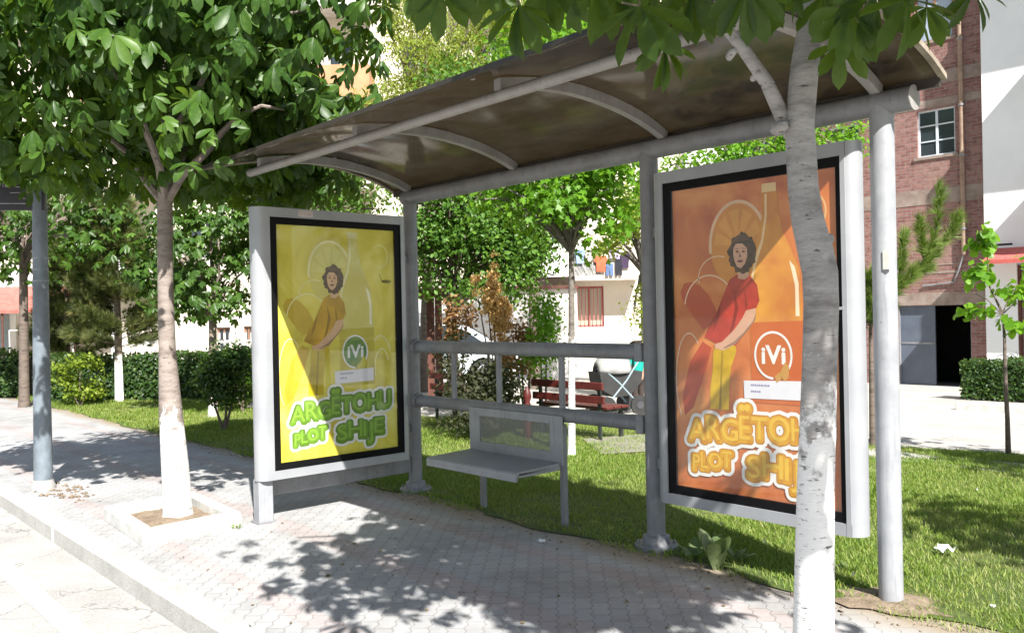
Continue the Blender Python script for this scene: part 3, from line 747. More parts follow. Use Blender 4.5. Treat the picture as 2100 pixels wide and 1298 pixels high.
    lay('bottle_label', [[(.500, .552), (.803, .556), (.803, .30), (.500, .30)]], pm('label', logo_fill[1], blend(logo_fill[1], bgcols[1], .4), 5), L0+.0009)
    # model: legs, shirt, arm, head
    skin = (.62, .36, .24) if name.startswith('orange') else (.66, .42, .24)
    lay('model_figure', [[(.29, .505), (.40, .49), (.41, .46), (.375, .41), (.36, .35), (.355, .27), (.235, .27), (.235, .33), (.255, .40), (.26, .45)]], pm('pants', pants, tuple(x*.6 for x in pants), 5), L0+.0012)
    lay('model_figure', [[(.42, .705), (.50, .703), (.545, .67), (.558, .62), (.535, .595), (.505, .59), (.48, .55), (.44, .50), (.405, .478), (.30, .48), (.205, .505), (.24, .545), (.30, .60), (.345, .655), (.375, .69)]], pm('shirt', shirt, tuple(x*.55 for x in shirt), 4), L0+.0014)
    lay('model_figure', [[(.475, .590), (.535, .597), (.53, .56), (.48, .525), (.41, .485), (.33, .462), (.275, .468), (.27, .482), (.32, .49), (.40, .53), (.45, .565)]], pm('skin', skin), L0+.0017)
    lay('model_figure', [[(.425, .73), (.49, .725), (.50, .70), (.47, .688), (.43, .692)]], pm('skin', skin), L0+.0016)
    hair = []
    rr = random.Random(5)
    for k in range(40):
        a = 2*math.pi*k/40; q = 1+rr.uniform(-.06, .10)+.04*math.sin(9*a); hair.append((.455+.083*q*math.cos(a), .772+.062*q*math.sin(a)))
    lay('model_hair', [hair], pm('hair', (.045, .022, .014), (.10, .05, .03), 30), L0+.0019)
    lay('model_face', [[(.405, .79), (.42, .803), (.46, .803), (.488, .787), (.49, .762), (.475, .738), (.45, .724), (.425, .730), (.41, .748), (.402, .77)]], pm('face', skin, blend(skin, (.3, .15, .1), .2), 12), L0+.0021)
    lay('model_face', [ell(.428, .778, .009, .004), ell(.467, .777, .009, .004), ell(.445, .747, .018, .0042), [(.444, .775), (.452, .760), (.438, .760)],
        [(.415, .786), (.438, .787), (.438, .789), (.415, .788)], [(.455, .787), (.48, .785), (.48, .787), (.455, .789)]], pm('features', (.16, .06, .045)), L0+.0023)
    lay('shirt_fold', [[(.40, .66), (.43, .60), (.40, .54), (.36, .50), (.385, .55), (.405, .60)], [(.47, .66), (.485, .61), (.475, .58), (.468, .62)], [(.32, .62), (.30, .56), (.26, .52), (.275, .56)]], pm('fold', tuple(x*.5 for x in shirt)), L0+.00155)
    lay('trouser_seam', [[(.315, .46), (.325, .46), (.305, .27), (.29, .27)]], pm('seam', tuple(x*.5 for x in pants)), L0+.0013)
    lay('arm_shade', [[(.48, .525), (.53, .56), (.535, .58), (.515, .556), (.46, .522), (.40, .493), (.33, .472), (.33, .467), (.41, .485)]], pm('armshade', tuple(x*.5 for x in skin)), L0+.00185)
    lay('hair_strand', [arc_ for k in range(5) for arc_ in arc(.455, .785+.004*k, .072-.012*k, .045-.008*k, .004, .5+.1*k, 2.7-.1*k, 8)], pm('strand', (.16, .085, .045)), L0+.0020)
    lay('bottle_cap', [[(.583, .982), (.667, .982), (.668, .955), (.582, .955)]], pm('cap', blend(bottle, (.9, .85, .6), .4)), L0+.0008)
    lay('bottle_shine', [[(.60, .95), (.612, .95), (.61, .88), (.585, .80), (.545, .74), (.525, .70), (.52, .60), (.51, .60), (.512, .70), (.535, .755), (.575, .81), (.598, .88)]], pm('shine2', blend(bottle, (1, 1, .8), .35)), L0+.0008)
    lay('fruit_segment', [[(.43, .80), (.43+.15*math.cos(a), .80+.115*math.sin(a)), (.43+.15*math.cos(a+.42), .80+.115*math.sin(a+.42))] for a in (.3, .9, 1.5, 2.1, 2.7)], pm('segment', blend(bgcols[2], bottle, .55)), L0+.0002)
    lay('leaf_sprig', [ell(.925, .765, .045, .008), [(.86, .80), (.865, .80), (.885, .768), (.93, .767), (.93, .764), (.88, .764)]], pm('sprig', blend(bgcols[0], (.08, .09, .02), .65)), L0+.0012)
    # logo
    lay('logo_disc', [ell(.632, .450, .108, .072, 40)], pm('disc', logo_fill[0], blend(logo_fill[0], bgcols[1], .25), 8), L0+.0025)
    lay('logo_ring', arc(.632, .450, .112, .075, .012, -1.0, 4.7, 40), pm('white', (.80, .80, .76)), L0+.0028)
    LT = []
    for V0, F0, *_ in fit_letters('iVi', .568, .700, .425, .478, 0): LT.append((V0, F0))
    V, Fs = spans(LT, .004)
    mb = MB(); mb.add([P(a, b, L0+.0031) for a, b in V], Fs); mb.build('logo_letters', pm('white', (.80, .80, .76)), po)
    lay('leaf_sprig', [[(.67, .395), (.70, .43), (.725, .415), (.72, .385), (.695, .37)], [(.64, .385), (.67, .40), (.68, .38), (.65, .365)]], pm('sprig2', blend(bgcols[1], (.5, .5, .1), .35)), L0+.0033)
    # white band with two rows of tiny print too small to read
    lay('text_band', [[(.452, .368), (.79, .374), (.79, .316), (.455, .312)]], pm('band', (.72, .72, .74), (.66, .66, .70)), L0+.0027)
    rows = []
    for v_, n_ in ((.352, 9), (.332, 5)):
        u_ = .495
        for k in range(n_):
            du = .009+.004*((k*7) % 3); rows.append([(u_, v_), (u_+du*.8, v_), (u_+du*.8, v_+.006), (u_, v_+.006)]); u_ += du
    lay('small_print', rows, pm('print', (.30, .28, .45)), L0+.003)
    # two lines of bubble lettering
    jig1 = [0, .004, .002, .008, .010, .007, .009, .006]
    l1 = fit_letters('ARGETOHU', .092, .935, .160, .232, 0, .022, jig1)
    l2 = fit_letters('PLOT', .115, .370, .062, .112, 0, .018)
    l3 = fit_letters('SHIJE', .468, .868, .060, .130, 0, .010, [0, .004, 0, -.012, .004])
    allL = l1+l2+l3
    # the two dots above E
    ex, ew = l1[3][3], l1[3][4]
    dots = [ell(ex+ew*.28, .265+.012, .017, .0105, 14), ell(ex+ew*.78, .265+.013, .017, .0105, 14)]
    dz = [(d, [tuple(range(len(d)))]) for d in dots]
    def put(nm, pairs, dd, mat, t_):
        V, Fs = spans(pairs, dd); mb = MB(); mb.add([P(a, b, t_) for a, b in V], Fs)
        return mb.build(nm, mat, po)
    prs = [(a, b) for a, b, *_ in allL]+dz
    put('lettering_outline', prs, .040, pm('white', (.80, .80, .76)), L0+.0035)
    put('lettering', prs, .021, pm('edge', letter_cols[0]), L0+.0042)
    put('lettering', prs, .015, pm('fill', letter_cols[1], letter_cols[0], 14), L0+.0048)
    put('lettering', [(a, b) for a, b in [([(x_-.002, y_+.004) for x_, y_ in q], f_) for q, f_ in prs]], -.001, pm('glow', letter_cols[2]), L0+.0054)
    return rt, P, PM
yel, PY, PMY = ad_panel('yellow_advertising_panel', 'tall grey framed advertising panel with yellow poster standing at the left end of the shelter',
    (.168, -1.295, .417), (0, 1, 0), (1, 0, 0), ((.52, .44, .045), (.66, .58, .07), (.75, .69, .16)),
    ((.10, .20, .02), (.17, .34, .03), (.25, .44, .05)), (.60, .36, .015), (.60, .46, .01), (.66, .62, .22), ((.06, .20, .05), (.44, .38, .03)), (.8, .8, .76), True, (.095, .05), .15)
ora, PO_, PMO = ad_panel('orange_advertising_panel', 'tall grey framed advertising panel with orange poster between the right shelter posts',
    (2.78, -.105, .431), (1, 0, 0), (0, -1, 0), ((.44, .11, .035), (.58, .18, .05), (.68, .29, .09)),
    ((.52, .22, .012), (.66, .36, .02), (.74, .47, .05)), (.52, .05, .03), (.66, .42, .015), (.72, .36, .05), ((.50, .12, .02), (.50, .10, .015)), (.8, .8, .76), False, (.075, .03), .15)
# foot and low crossbeam of the yellow panel, brackets of the orange one
mb = MB(); mb.box(.045, .145, -1.455, -1.345, 0, .31, .008); mb.build('foot', GREY, yel)
mb = MB(); mb.box(.03, .16, -1.47, -1.33, 0.001, .012); mb.build('foot_plate', GREYD, yel)
mb = MB(); mb.box(-.01, .03, -1.34, -.058, .165, .295, .006); mb.build('crossbeam', GREYD, yel)
for z in (.5, 1.9):
    mb = MB(); mb.box(-.02, .02, -.19, -.058, z, z+.06); mb.build('bracket', GREYD, yel)
    mb = MB(); mb.box(2.594, 2.68, -.045, -.005, z, z+.06); mb.build('bracket', GREYD, ora)
mb = MB(); mb.add([PMY(.17, H_+.062, .0195), PMY(.29, H_+.062, .0195), PMY(.29, H_+.108, .0195), PMY(.17, H_+.108, .0195)], [(0, 1, 2, 3)])
st = mb.build('sticker', M('torn sticker', (.62, .57, .54), (.48, .42, .40), 25, .7), yel)
mb = MB()
for k in range(2): mb.add([PMY(.18, H_+.074+.017*k, .0205), PMY(.275-.02*k, H_+.074+.017*k, .0205), PMY(.275-.02*k, H_+.081+.017*k, .0205), PMY(.18, H_+.081+.017*k, .0205)], [(0, 1, 2, 3)])
mb.build('sticker_print', M('faded print', (.35, .25, .23), (.5, .42, .4), 60, .7), st)
mb = MB(); mb.box(3.79, 3.835, -.1255, -.1235, 1.44, 1.455); mb.build('hinge_plate', ALU, ora)

# ================================================================== TREES
def tree_root(name, base, label, group=None): return empty(name, tuple(base), label, 'tree', group)
NEAR = 'chestnut street trees along the pavement'
# left street tree
lt = tree_root('chestnut_tree', (-.50, -1.79, 0), 'chestnut tree with whitewashed trunk in the white kerbed square of soil', NEAR)
mb = MB()
tp = [(-.50, -1.79, -.02), (-.505, -1.79, .06), (-.53, -1.79, .35), (-.60, -1.79, .8), (-.645, -1.79, 1.25), (-.65, -1.79, 1.8), (-.625, -1.79, 2.35), (-.62, -1.76, 2.9), (-.70, -1.74, 3.5), (-.66, -1.7, 4.3)]
mb.tube(tp, [.118, .105, .097, .082, .062, .056, .055, .048, .035, .02], 18, wob=.02)
limbs(mb, (-.625, -1.79, 2.33), [(.25, -1.25, 2.95), (-1.5, -2.2, 3.0), (.1, -2.5, 3.2), (-1.5, -1.0, 3.1)], .03, 1)
limbs(mb, (-.62, -1.76, 2.8), [(.5, -1.2, 3.6), (-1.5, -2.5, 3.7), (-.2, -.8, 4.0), (-1.6, -1.2, 4.2), (0, -2.6, 4.0)], .026, 2)
mb.build('trunk', BARK_L, lt, True)
c0 = (-.45, -1.65, 3.75)
p1, o1 = crown_points(c0, (1.75, 1.75, 1.55), 2900, 105, .2, 21, shell=.3)
def clean_left(p, o):
    q = project(p)
    ok = ~((p[:, 2] < 2.86) & (p[:, 1] > -1.9) & (p[:, 0] > -.45))       # nothing inside the shelter
    ok &= p[:, 2] > 2.28+.25*np.abs(np.sin(p[:, 0]*5+p[:, 1]*3))
    ok &= q[:, 2] > 1.5
    ok &= q[:, 0] < 800-.10*np.maximum(0, q[:, 1])
    # crown outline dips at the left and rises at the right, as on the street
    lim = np.interp(q[:, 0], [-400, 0, 60, 130, 250, 430, 520, 640, 760], [360, 360, 385, 390, 400, 395, 380, 330, 300])
    back = (p[:, 0] < -.42) & (p[:, 1] > -.95) & (q[:, 0] > 400)
    lim = np.where(back, 418, lim)
    ok &= (q[:, 1] < lim)
    return p[ok], o[ok]
p1, o1 = clean_left(p1, o1)
L = [compound(p1, o1, .18, 5)]
p2, o2 = crown_points((-1.35, -2.35, 2.75), (.75, .75, .4), 110, 14, .13, 22, shell=.3); p2, o2 = clean_left(p2, o2)
L.append(compound(p2, o2, .165, 6))
p2, o2 = crown_points((-1.25, -.35, 2.95), (.95, .95, .55), 620, 40, .17, 23, shell=.2); p2, o2 = clean_left(p2, o2)
L.append(compound(p2, o2, .165, 7))
p2, o2 = crown_points((-1.5, -1.3, 3.0), (1.1, 1.1, .8), 900, 55, .2, 25, shell=.15); p2, o2 = clean_left(p2, o2)
L.append(compound(p2, o2, .16, 9))
p2, o2 = crown_points((-1.9, -2.7, 3.2), (1.0, 1.0, .9), 900, 50, .17, 24, shell=.2); p2, o2 = clean_left(p2, o2)
L.append(compound(p2, o2, .165, 8))
v, f, a = merge(L); link('crown', v, f, LEAF_CH, lt, var=a)
# flower spikes of the chestnut
# tree square of the left tree
tr = empty('tree_planter', (-.4, -1.87, 0), 'white painted kerb square around the left chestnut trunk', 'tree planter')
mb = MB(); co = [(-.87, -2.20), (.14, -2.26), (.08, -1.56), (-.93, -1.50)]; co_in = [(-.78, -2.12), (.05, -2.17), (.0, -1.64), (-.84, -1.59)]
for i in range(4):
    j = (i+1) % 4; a, b, c, d = co[i], co[j], co_in[j], co_in[i]
    V = [(p[0], p[1], z) for z in (-.01, .10, ) for p in (a, b, c, d)]
    mb.add(V, [(3, 2, 1, 0), (4, 5, 6, 7), (0, 1, 5, 4), (1, 2, 6, 5), (2, 3, 7, 6), (3, 0, 4, 7)])
pk = mb.build('kerb_ring', WHITEP, tr)
bv = pk.modifiers.new('bevel', 'BEVEL'); bv.width = .014; bv.segments = 2
mb = MB(); V = []; nx_ = 14
for i in range(nx_+1):
    for j in range(nx_+1):
        V.append((-.87+.96*i/nx_, -2.19+.64*j/nx_, .022+random.uniform(-.006, .012)))
Fs = [(i*(nx_+1)+j, (i+1)*(nx_+1)+j, (i+1)*(nx_+1)+j+1, i*(nx_+1)+j+1) for i in range(nx_) for j in range(nx_)]
V = [(min(max(x, -.83), .04), min(max(y, -2.14), -1.6), z) for x, y, z in V]
mb.add(V, Fs); mb.build('soil', SOIL, tr, True)

# right street tree, near the camera
rt_ = tree_root('chestnut_tree', (4.51, -1.70, 0), 'pale trunk in front of the orange poster with scribbled grey bark and low forking branch', NEAR)
mb = MB()
tp = [(4.505, -1.7, -.02), (4.51, -1.7, .1), (4.518, -1.7, .44), (4.535, -1.7, .9), (4.556, -1.7, 1.27), (4.566, -1.7, 1.46), (4.564, -1.7, 1.56), (4.549, -1.7, 1.63), (4.527, -1.7, 1.72), (4.513, -1.7, 1.82), (4.505, -1.7, 2.03), (4.522, -1.69, 2.21), (4.555, -1.68, 2.40), (4.58, -1.66, 2.8), (4.52, -1.65, 3.3), (4.55, -1.6, 3.9)]
mb.tube(tp, [.088, .07, .0625, .056, .051, .052, .053, .052, .049, .0465, .045, .042, .038, .033, .026, .015], 28, wob=.015)
def RT(px, py, d): return tuple(at(px, py, d))
# low fork to the left with pruned knots
mb.tube([RT(1648, 300, 2.73), RT(1622, 268, 2.72), RT(1603, 236, 2.70), RT(1572, 170, 2.68), RT(1527, 105, 2.66), RT(1492, 62, 2.64), RT(1470, -20, 2.6), RT(1430, -160, 2.6)], [.034, .030, .0235, .021, .019, .0175, .015, .012], 16, wob=.05)
for (px_, py_, r_) in ((1606, 258, .019), (1668, 82, .011), (1506, 104, .013), (1556, 150, .010), (1700, 490, .017), (1662, 45, .011)):
    b = at(px_, py_, 2.66); mb.tube([tuple(b+CF*.06), tuple(b), tuple(b-CF*.012)], [r_*1.1, r_, r_*.5], 12, wob=.12)
mb.build('trunk', BARK_R, rt_, True)
# scars and pen scribble on the bark
limbm = MB(); limbs(limbm, (4.56, -1.68, 2.5), [(3.4, -1.9, 3.1), (5.5, -2.3, 3.3), (4.0, -.8, 3.4), (5.2, -.9, 3.6), (3.8, -2.8, 3.3)], .026, 9); limbm.build('branches', BARK_R, rt_, True)
p3, o3 = crown_points((4.85, -1.85, 3.55), (1.75, 1.7, 1.25), 2300, 95, .21, 31, shell=.25)
q3 = project(p3)
ok = (p3[:, 2] > 2.35) & ((q3[:, 2] < .3) | (q3[:, 1] < -70) | (q3[:, 0] < -300) | (q3[:, 0] > 2400)) & ~((p3[:, 2] < 2.84) & (p3[:, 1] > -1.85) & (p3[:, 0] < 4.45))
ok &= np.linalg.norm(p3-CAM, axis=1) > .9
ok &= (p3[:, 0]-.95*p3[:, 2] > .55+.3*np.sin(p3[:, 1]*4)) & (p3[:, 1]+.41*p3[:, 2] > -2.1)
kk = (p3[:, 0]-3.97)/.95; yy_ = p3[:, 1]+.41*kk; zz_ = p3[:, 2]-kk        # the right post and panel end stand in full sun
ok &= ~((kk > 0) & (np.abs(yy_+.03) < .33) & (zz_ > -.1) & (zz_ < 2.6))
kk = (-.12-p3[:, 1])/.41; xx_ = p3[:, 0]-.95*kk; zz_ = p3[:, 2]-kk
ok &= ~((kk > 0) & (xx_ > 2.7) & (xx_ < 4.1) & (zz_ > .2) & (zz_ < 2.0) & (np.random.default_rng(3).uniform(size=len(p3)) < .8))
p3, o3 = p3[ok], o3[ok]
pe, oe = crown_points((6.0, -2.4, 3.55), (.75, .55, .75), 420, 26, .16, 33, shell=.2)  # extra leaf clusters added out of view to shade the upper trunk
pe2, oe2 = crown_points((5.35, -2.1, 2.95), (.5, .3, .35), 110, 12, .1, 34, shell=.2)
pe = np.concatenate([pe, pe2]); oe = np.concatenate([oe, oe2]); qe = project(pe)
oke = ((qe[:, 2] < .3) | (qe[:, 1] < -70)) & (np.linalg.norm(pe-CAM, axis=1) > 1.0); pe, oe = pe[oke], oe[oke]
L = [compound(p3, o3, .18, 32), compound(pe, oe, .18, 35)]
# the leaves that hang into view, measured from the photo: hub pixel, depth, size, outward lean
hang = [(905, -20, 2.55, .17), (985, -45, 2.6, .16), (1063, 12, 2.45, .165), (1130, -35, 2.5, .17), (1215, -30, 2.5, .16), (1312, 12, 2.35, .20), (1362, 95, 2.42, .13), (1262, -10, 2.6, .15),
        (1420, -20, 2.45, .16), (1468, 10, 2.6, .12), (1530, -25, 2.3, .17), (1600, -40, 2.5, .15), (1740, 20, 2.4, .16), (1722, 90, 2.5, .14), (1765, 60, 2.6, .12), (1790, -20, 2.4, .17), (1862, 0, 2.3, .17), (1900, 15, 2.45, .13),
        (1995, -20, 2.3, .12), (860, -40, 2.7, .15), (1690, -10, 2.55, .15), (1450, 20, 2.75, .12), (1345, -30, 2.6, .16), (1160, -20, 2.7, .15), (1010, -30, 2.8, .14), (1840, -45, 2.6, .15), (1560, 0, 2.8, .13), (1395, 5, 2.9, .13)]
hp = np.array([at(a, b, c) for a, b, c, d in hang]); hs = np.array([d for *_, d in hang])
r = np.random.default_rng(77)
P = []; D = []; NN = []; SZ = []; VA = []
tw = MB()
for i, h in enumerate(hp):
    k = int(r.choice([5, 6, 7])); va = r.uniform(.2, .9); face = unit(-CF+r.normal(size=3)*.45+np.array([0, 0, .35]))
    rt0 = r.uniform(-.35, .35)
    for j in range(k):
        a_ = (j-(k-1)/2)*(2.9/k)+rt0*.4
        dd = -CU*math.cos(a_)+CR*math.sin(a_)*.95+r.normal(size=3)*.10-CF*r.uniform(-.2, .35)
        P.append(h); D.append(dd); NN.append(face+.3*dd+r.normal(size=3)*.18); SZ.append(hs[i]*(1-.17*abs(a_))*r.uniform(.9, 1.08)); VA.append(np.clip(va+r.normal()*.06, 0, 1))
    tw.tube([tuple(h), tuple(h+CU*.1+r.normal(size=3)*.02), tuple(h+CU*.24+r.normal(size=3)*.05)], .0028, 5)
L.append(scatter(T_leaflet(.18, .165), np.array(P), np.array(D), np.array(NN), np.array(SZ), np.array(VA)))
v, f, a = merge(L); cr_ = link('crown', v, f, LEAF_CH2, rt_, var=a, smooth=True)
tw.build('leaf_stalks', BARK_D, rt_)

def place_tree(name, label, group, px, pybase, dep_, trunk_top_px, trunk_r, trunk_mat, leaf_mat, T, crown, n, ncl, spread, size, seed, base=None, lean=0., shell=.45, droop=.5, zc=None, limbsn=6, zmin=None, kind=None):
    """crown: list of (px, py, dep, rx, rz) ellipsoids"""
    b = np.array(base) if base is not None else at(px, pybase, dep_)
    b[2] = gz(b[1])
    t0 = tree_root(name, b, label, group)
    top = at(trunk_top_px[0], trunk_top_px[1], dep_)
    mb = MB(); c_main = at(crown[0][0], crown[0][1], crown[0][2])
    pts = [tuple(b-np.array([0, 0, .03])), tuple(b+(top-b)*.05), tuple(b+(top-b)*.5+np.array([lean, 0, 0])), tuple(top), tuple(top*.5+c_main*.5), tuple(c_main)]
    mb.tube(pts, [trunk_r*1.25, trunk_r*1.05, trunk_r*.9, trunk_r*.8, trunk_r*.55, trunk_r*.3], 12, wob=.04)
    r = np.random.default_rng(seed)
    ends = []
    for (cx, cy, cdp, rx, rz_) in crown:
        cc = at(cx, cy, cdp)
        for k in range(limbsn): ends.append(tuple(cc+unit(r.normal(size=3))*np.array([rx, rx, rz_])*.7))
    limbs(mb, tuple(top), ends, trunk_r*.38, seed)
    mb.build('trunk', trunk_mat, t0, True)
    L = []
    tot = sum(c[3]**2*c[4] for c in crown)
    for i, (cx, cy, cdp, rx, rz_) in enumerate(crown):
        fr_ = crown[i][3]**2*crown[i][4]/tot
        if T == 'compound':
            p, o = crown_points(at(cx, cy, cdp), (rx, rx, rz_), max(8, int(n*fr_)), max(5, int(ncl*fr_)), spread, seed+i, shell=shell)
            L.append(compound(p, o, size, seed+i, T_leaf(.2), .6))
        else: L.append(leaves_simple(T, at(cx, cy, cdp), (rx, rx, rz_), max(20, int(n*fr_)), max(5, int(ncl*fr_)), spread, size, seed+i, shell=shell, droop=droop, zmin=zmin))
    v, f, a = merge(L); link('crown', v, f, leaf_mat, t0, var=a)
    return t0
# more chestnuts on the left
place_tree('chestnut_tree', 'chestnut tree with unpainted brown trunk behind the light pole at the left edge', NEAR, 50, 832, 15.2, (48, 545), .085, BARK_D, LEAF_CH, 'compound', [(70, 460, 15.2, 1.5, 1.0), (-40, 430, 15.4, 1.2, 1.0), (170, 400, 15.6, .9, .9)], 1300, 80, .2, .17, 41)
place_tree('chestnut_tree', 'chestnut tree on the lawn whose crown shows between the left trunk and the yellow panel', NEAR, 437, 857, 13.0, (436, 660), .07, bark('whitewashed thin bark', (.20, .16, .13), (.09, .07, .06), .18), LEAF_CH, 'compound', [(395, 520, 13, .95, .95), (470, 470, 13.1, .9, 1.0), (330, 540, 13.1, .6, .7), (450, 600, 12.8, .55, .4)], 1500, 90, .17, .15, 43)
BG = 'trees behind the shelter'
place_tree('maple_tree', 'young maple with bright lobed leaves and half whitewashed trunk behind the shelter bench', BG, 1172, 935, 8.75, (1172, 520), .037, BARK_M, LEAF_MP, T_maple(), [(1150, 400, 8.75, .85, .62), (1240, 380, 8.6, .6, .5), (1180, 290, 8.8, .95, .7), (1040, 390, 8.9, .55, .45), (1150, 150, 8.9, .8, .7)], 6000, 120, .14, .10, 51, droop=.3, shell=.25)
place_tree('leafy_tree', 'dense dark green tree behind the golden conifer', BG, 930, 800, 13.5, (925, 640), .10, BARK_D, LEAF_DK, T_leaf(.3), [(1000, 470, 13.5, 1.25, 1.15), (900, 480, 13.3, .9, 1.0), (1090, 520, 13.6, .7, .75), (950, 250, 13.8, 1.3, 1.2), (1010, 560, 13.2, .75, .45), (885, 560, 13.4, .5, .4)], 30000, 190, .19, .085, 53, shell=.1)
place_tree('leafy_tree', 'pale yellow green feathery tree rising above the shelter roof', BG, 870, 800, 17.5, (880, 420), .12, BARK_D, LEAF_YG, T_leaf(.22), [(880, 150, 17.5, 1.1, 1.1), (840, 30, 17.6, .9, .8), (800, 230, 17.2, .8, .9), (960, 120, 17.8, .8, .9), (1000, 10, 17.8, 1.0, .8), (930, 220, 17.5, .8, .8)], 24000, 190, .17, .075, 55, shell=.3, droop=1.0)
place_tree('leafy_tree', 'bright green tree top behind the middle of the roof', BG, 1095, 760, 19, (1095, 430), .13, BARK_D, LEAF_MP, T_leaf(.3), [(1160, 80, 19, 1.9, 1.3), (1310, 60, 18.6, 1.6, 1.4), (1040, 190, 19, 1.0, 1.0), (1420, 160, 18, 1.2, 1.0)], 15000, 150, .24, .11, 57, shell=.2)
place_tree('leafy_tree', 'green tree seen in the gap above the orange panel', BG, 1520, 780, 14.5, (1520, 420), .09, BARK_D, LEAF_MP, T_leaf(.3), [(1500, 330, 14.5, .9, .6), (1630, 300, 14.5, .9, .6), (1390, 400, 14.5, .7, .8), (1740, 300, 14.3, .55, .45)], 7000, 80, .2, .09, 59, shell=.2)
place_tree('leafy_tree', 'orange tinged tree beside the laundry balcony', BG, 1325, 800, 16, (1318, 560), .07, BARK_M, LEAF_YG, T_leaf(.3), [(1300, 440, 16, .55, .7), (1255, 500, 16, .35, .35), (1322, 640, 15.5, .28, .75)], 3600, 60, .13, .085, 61, shell=.2)
place_tree('leafy_tree', 'green tree hidden behind the left chestnut crown', BG, 640, 790, 17, (640, 500), .12, BARK_D, LEAF_DK, T_leaf(.3), [(560, 380, 17, 1.3, .9), (700, 400, 17, 1.2, .8)], 5000, 90, .22, .1, 63, shell=.2)
for (bx_, by_, cz_, lb_, sd_) in ((7.3, .5, 3.2, 'chestnut tree just beyond the right edge whose shade lies across the near lawn', 66), (6.0, 3.5, 3.3, 'chestnut tree just beyond the right edge whose shade lies along the concrete path', 67)):
    t0 = tree_root('chestnut_tree', (bx_, by_, 0), lb_, NEAR)
    mb = MB(); mb.tube([(bx_, by_, -.02), (bx_+.02, by_, 1.2), (bx_, by_, 2.4), (bx_, by_, 3.4)], [.08, .07, .055, .03], 12, wob=.03)
    limbs(mb, (bx_, by_, 2.3), [(bx_+a, by_+b_, cz_+.4) for a, b_ in ((.7, .3), (-.7, .2), (.1, -.7), (-.2, .7))], .025, sd_); mb.build('trunk', BARK_L, t0, True)
    p, o = crown_points((bx_-.1, by_, cz_), (1.25, .75, .8), 420, 34, .17, sd_, shell=.3); qq = project(p); k_ = (qq[:, 0] > 2350) | (qq[:, 2] < .3); p, o = p[k_], o[k_]
    v, f, a = compound(p, o, .18, sd_); link('crown', v, f, LEAF_CH, t0, var=a)

def pine(name, label, base, height, rad, seed, leafm, trunkm, wash=True, n=2600, bottom=.25, size=.14, shrink=1.0, top=1.0):
    t0 = tree_root(name, base, label, None)
    r = np.random.default_rng(seed); b = np.array(base, float)
    mb = MB(); mb.tube([tuple(b-[0, 0, .03]), tuple(b+[0, 0, height*.5]), tuple(b+[0, 0, height*.95])], [rad*.075, rad*.05, .01], 10, wob=.03)
    P = []; D = []; NN = []
    nb = 60
    for i in range(nb):
        t = bottom+(top-bottom)*(i/nb)**.9; z = t*height; ln = rad*(1-t)**.75*shrink*r.uniform(.65, 1.1)+.06
        a = r.uniform(0, 6.28); d = np.array([math.cos(a), math.sin(a), r.uniform(.15, .6)]); st_ = b+[0, 0, z]
        e_ = st_+d*ln; mb.tube([tuple(st_), tuple(st_*.5+e_*.5-[0, 0, .03]), tuple(e_)], [.012, .008, .004], 5)
        k = int(n/nb)
        tt = r.uniform(.25, 1.05, k)[:, None]
        P.append(st_+(e_-st_)*tt+r.normal(size=(k, 3))*.05*rad); D.append(unit(d+r.normal(size=(k, 3))*.55+[0, 0, .35])); NN.append(r.normal(size=(k, 3)))
    mb.build('trunk', trunkm, t0, True)
    P = np.concatenate(P); D = np.concatenate(D); NN = np.concatenate(NN); N = len(P)
    v, f, a = scatter(T_needles(14), P, D, NN, size*r.uniform(.7, 1.2, N), np.clip(r.normal(.5, .25, N), 0, 1))
    link('crown', v, f, leafm, t0, var=a); return t0
b = at(245, 828, 15.7); pine('pine_tree', 'bushy olive pine with whitewashed foot in front of the hedge', (b[0], b[1], 0), 3.75, 1.1, 71, LEAF_PN, BARK_P, n=11000, size=.17)
b = at(140, 800, 17.5); pine('pine_tree', 'darker pine leaning out behind the light pole', (b[0], b[1], 0), 3.0, 1.0, 73, LEAF_PN, BARK_D, n=7500, size=.17)
b = at(1790, 900, 9.0); pine('pine_tree', 'young bright pine whose branches reach out right of the shelter post', (b[0], b[1], gz(b[1])), 1.75, .5, 75, LEAF_PB, BARK_D, n=700, size=.14, bottom=.72)
# thick candle branches of the pine that stand in view
P = []; D = []; mb = MB(); r = np.random.default_rng(5)
for path in ([(1830, 600), (1875, 565), (1905, 520), (1922, 460), (1927, 385)], [(1890, 545), (1920, 520), (1950, 480), (1965, 440)], [(1840, 560), (1850, 520), (1856, 480)], [(1895, 530), (1888, 480), (1885, 450)], [(1850, 590), (1870, 560), (1900, 550)], [(1800, 640), (1840, 590), (1850, 540)]):
    pts = [at(a, b, 8.6) for a, b in path]; mb.tube([tuple(p) for p in pts], [.016-.0025*i for i in range(len(pts))], 6)
    for i in range(len(pts)-1):
        for k in range(34):
            P.append(pts[i]+(pts[i+1]-pts[i])*r.uniform()+r.normal(size=3)*.008); D.append(unit(pts[i+1]-pts[i])+r.normal(size=3)*.38)
pr_ = [o for o in bpy.data.objects if o.get('label', '').startswith('young bright pine')][0]
mb.build('branches', BARK_D, pr_, True)
P = np.array(P); D = np.array(D); v, f, a = scatter(T_needles(14), P, D, r.normal(size=P.shape), .15*r.uniform(.7, 1.1, len(P)), np.clip(r.normal(.6, .25, len(P)), 0, 1))
link('needles', v, f, LEAF_PB, pr_, var=a)

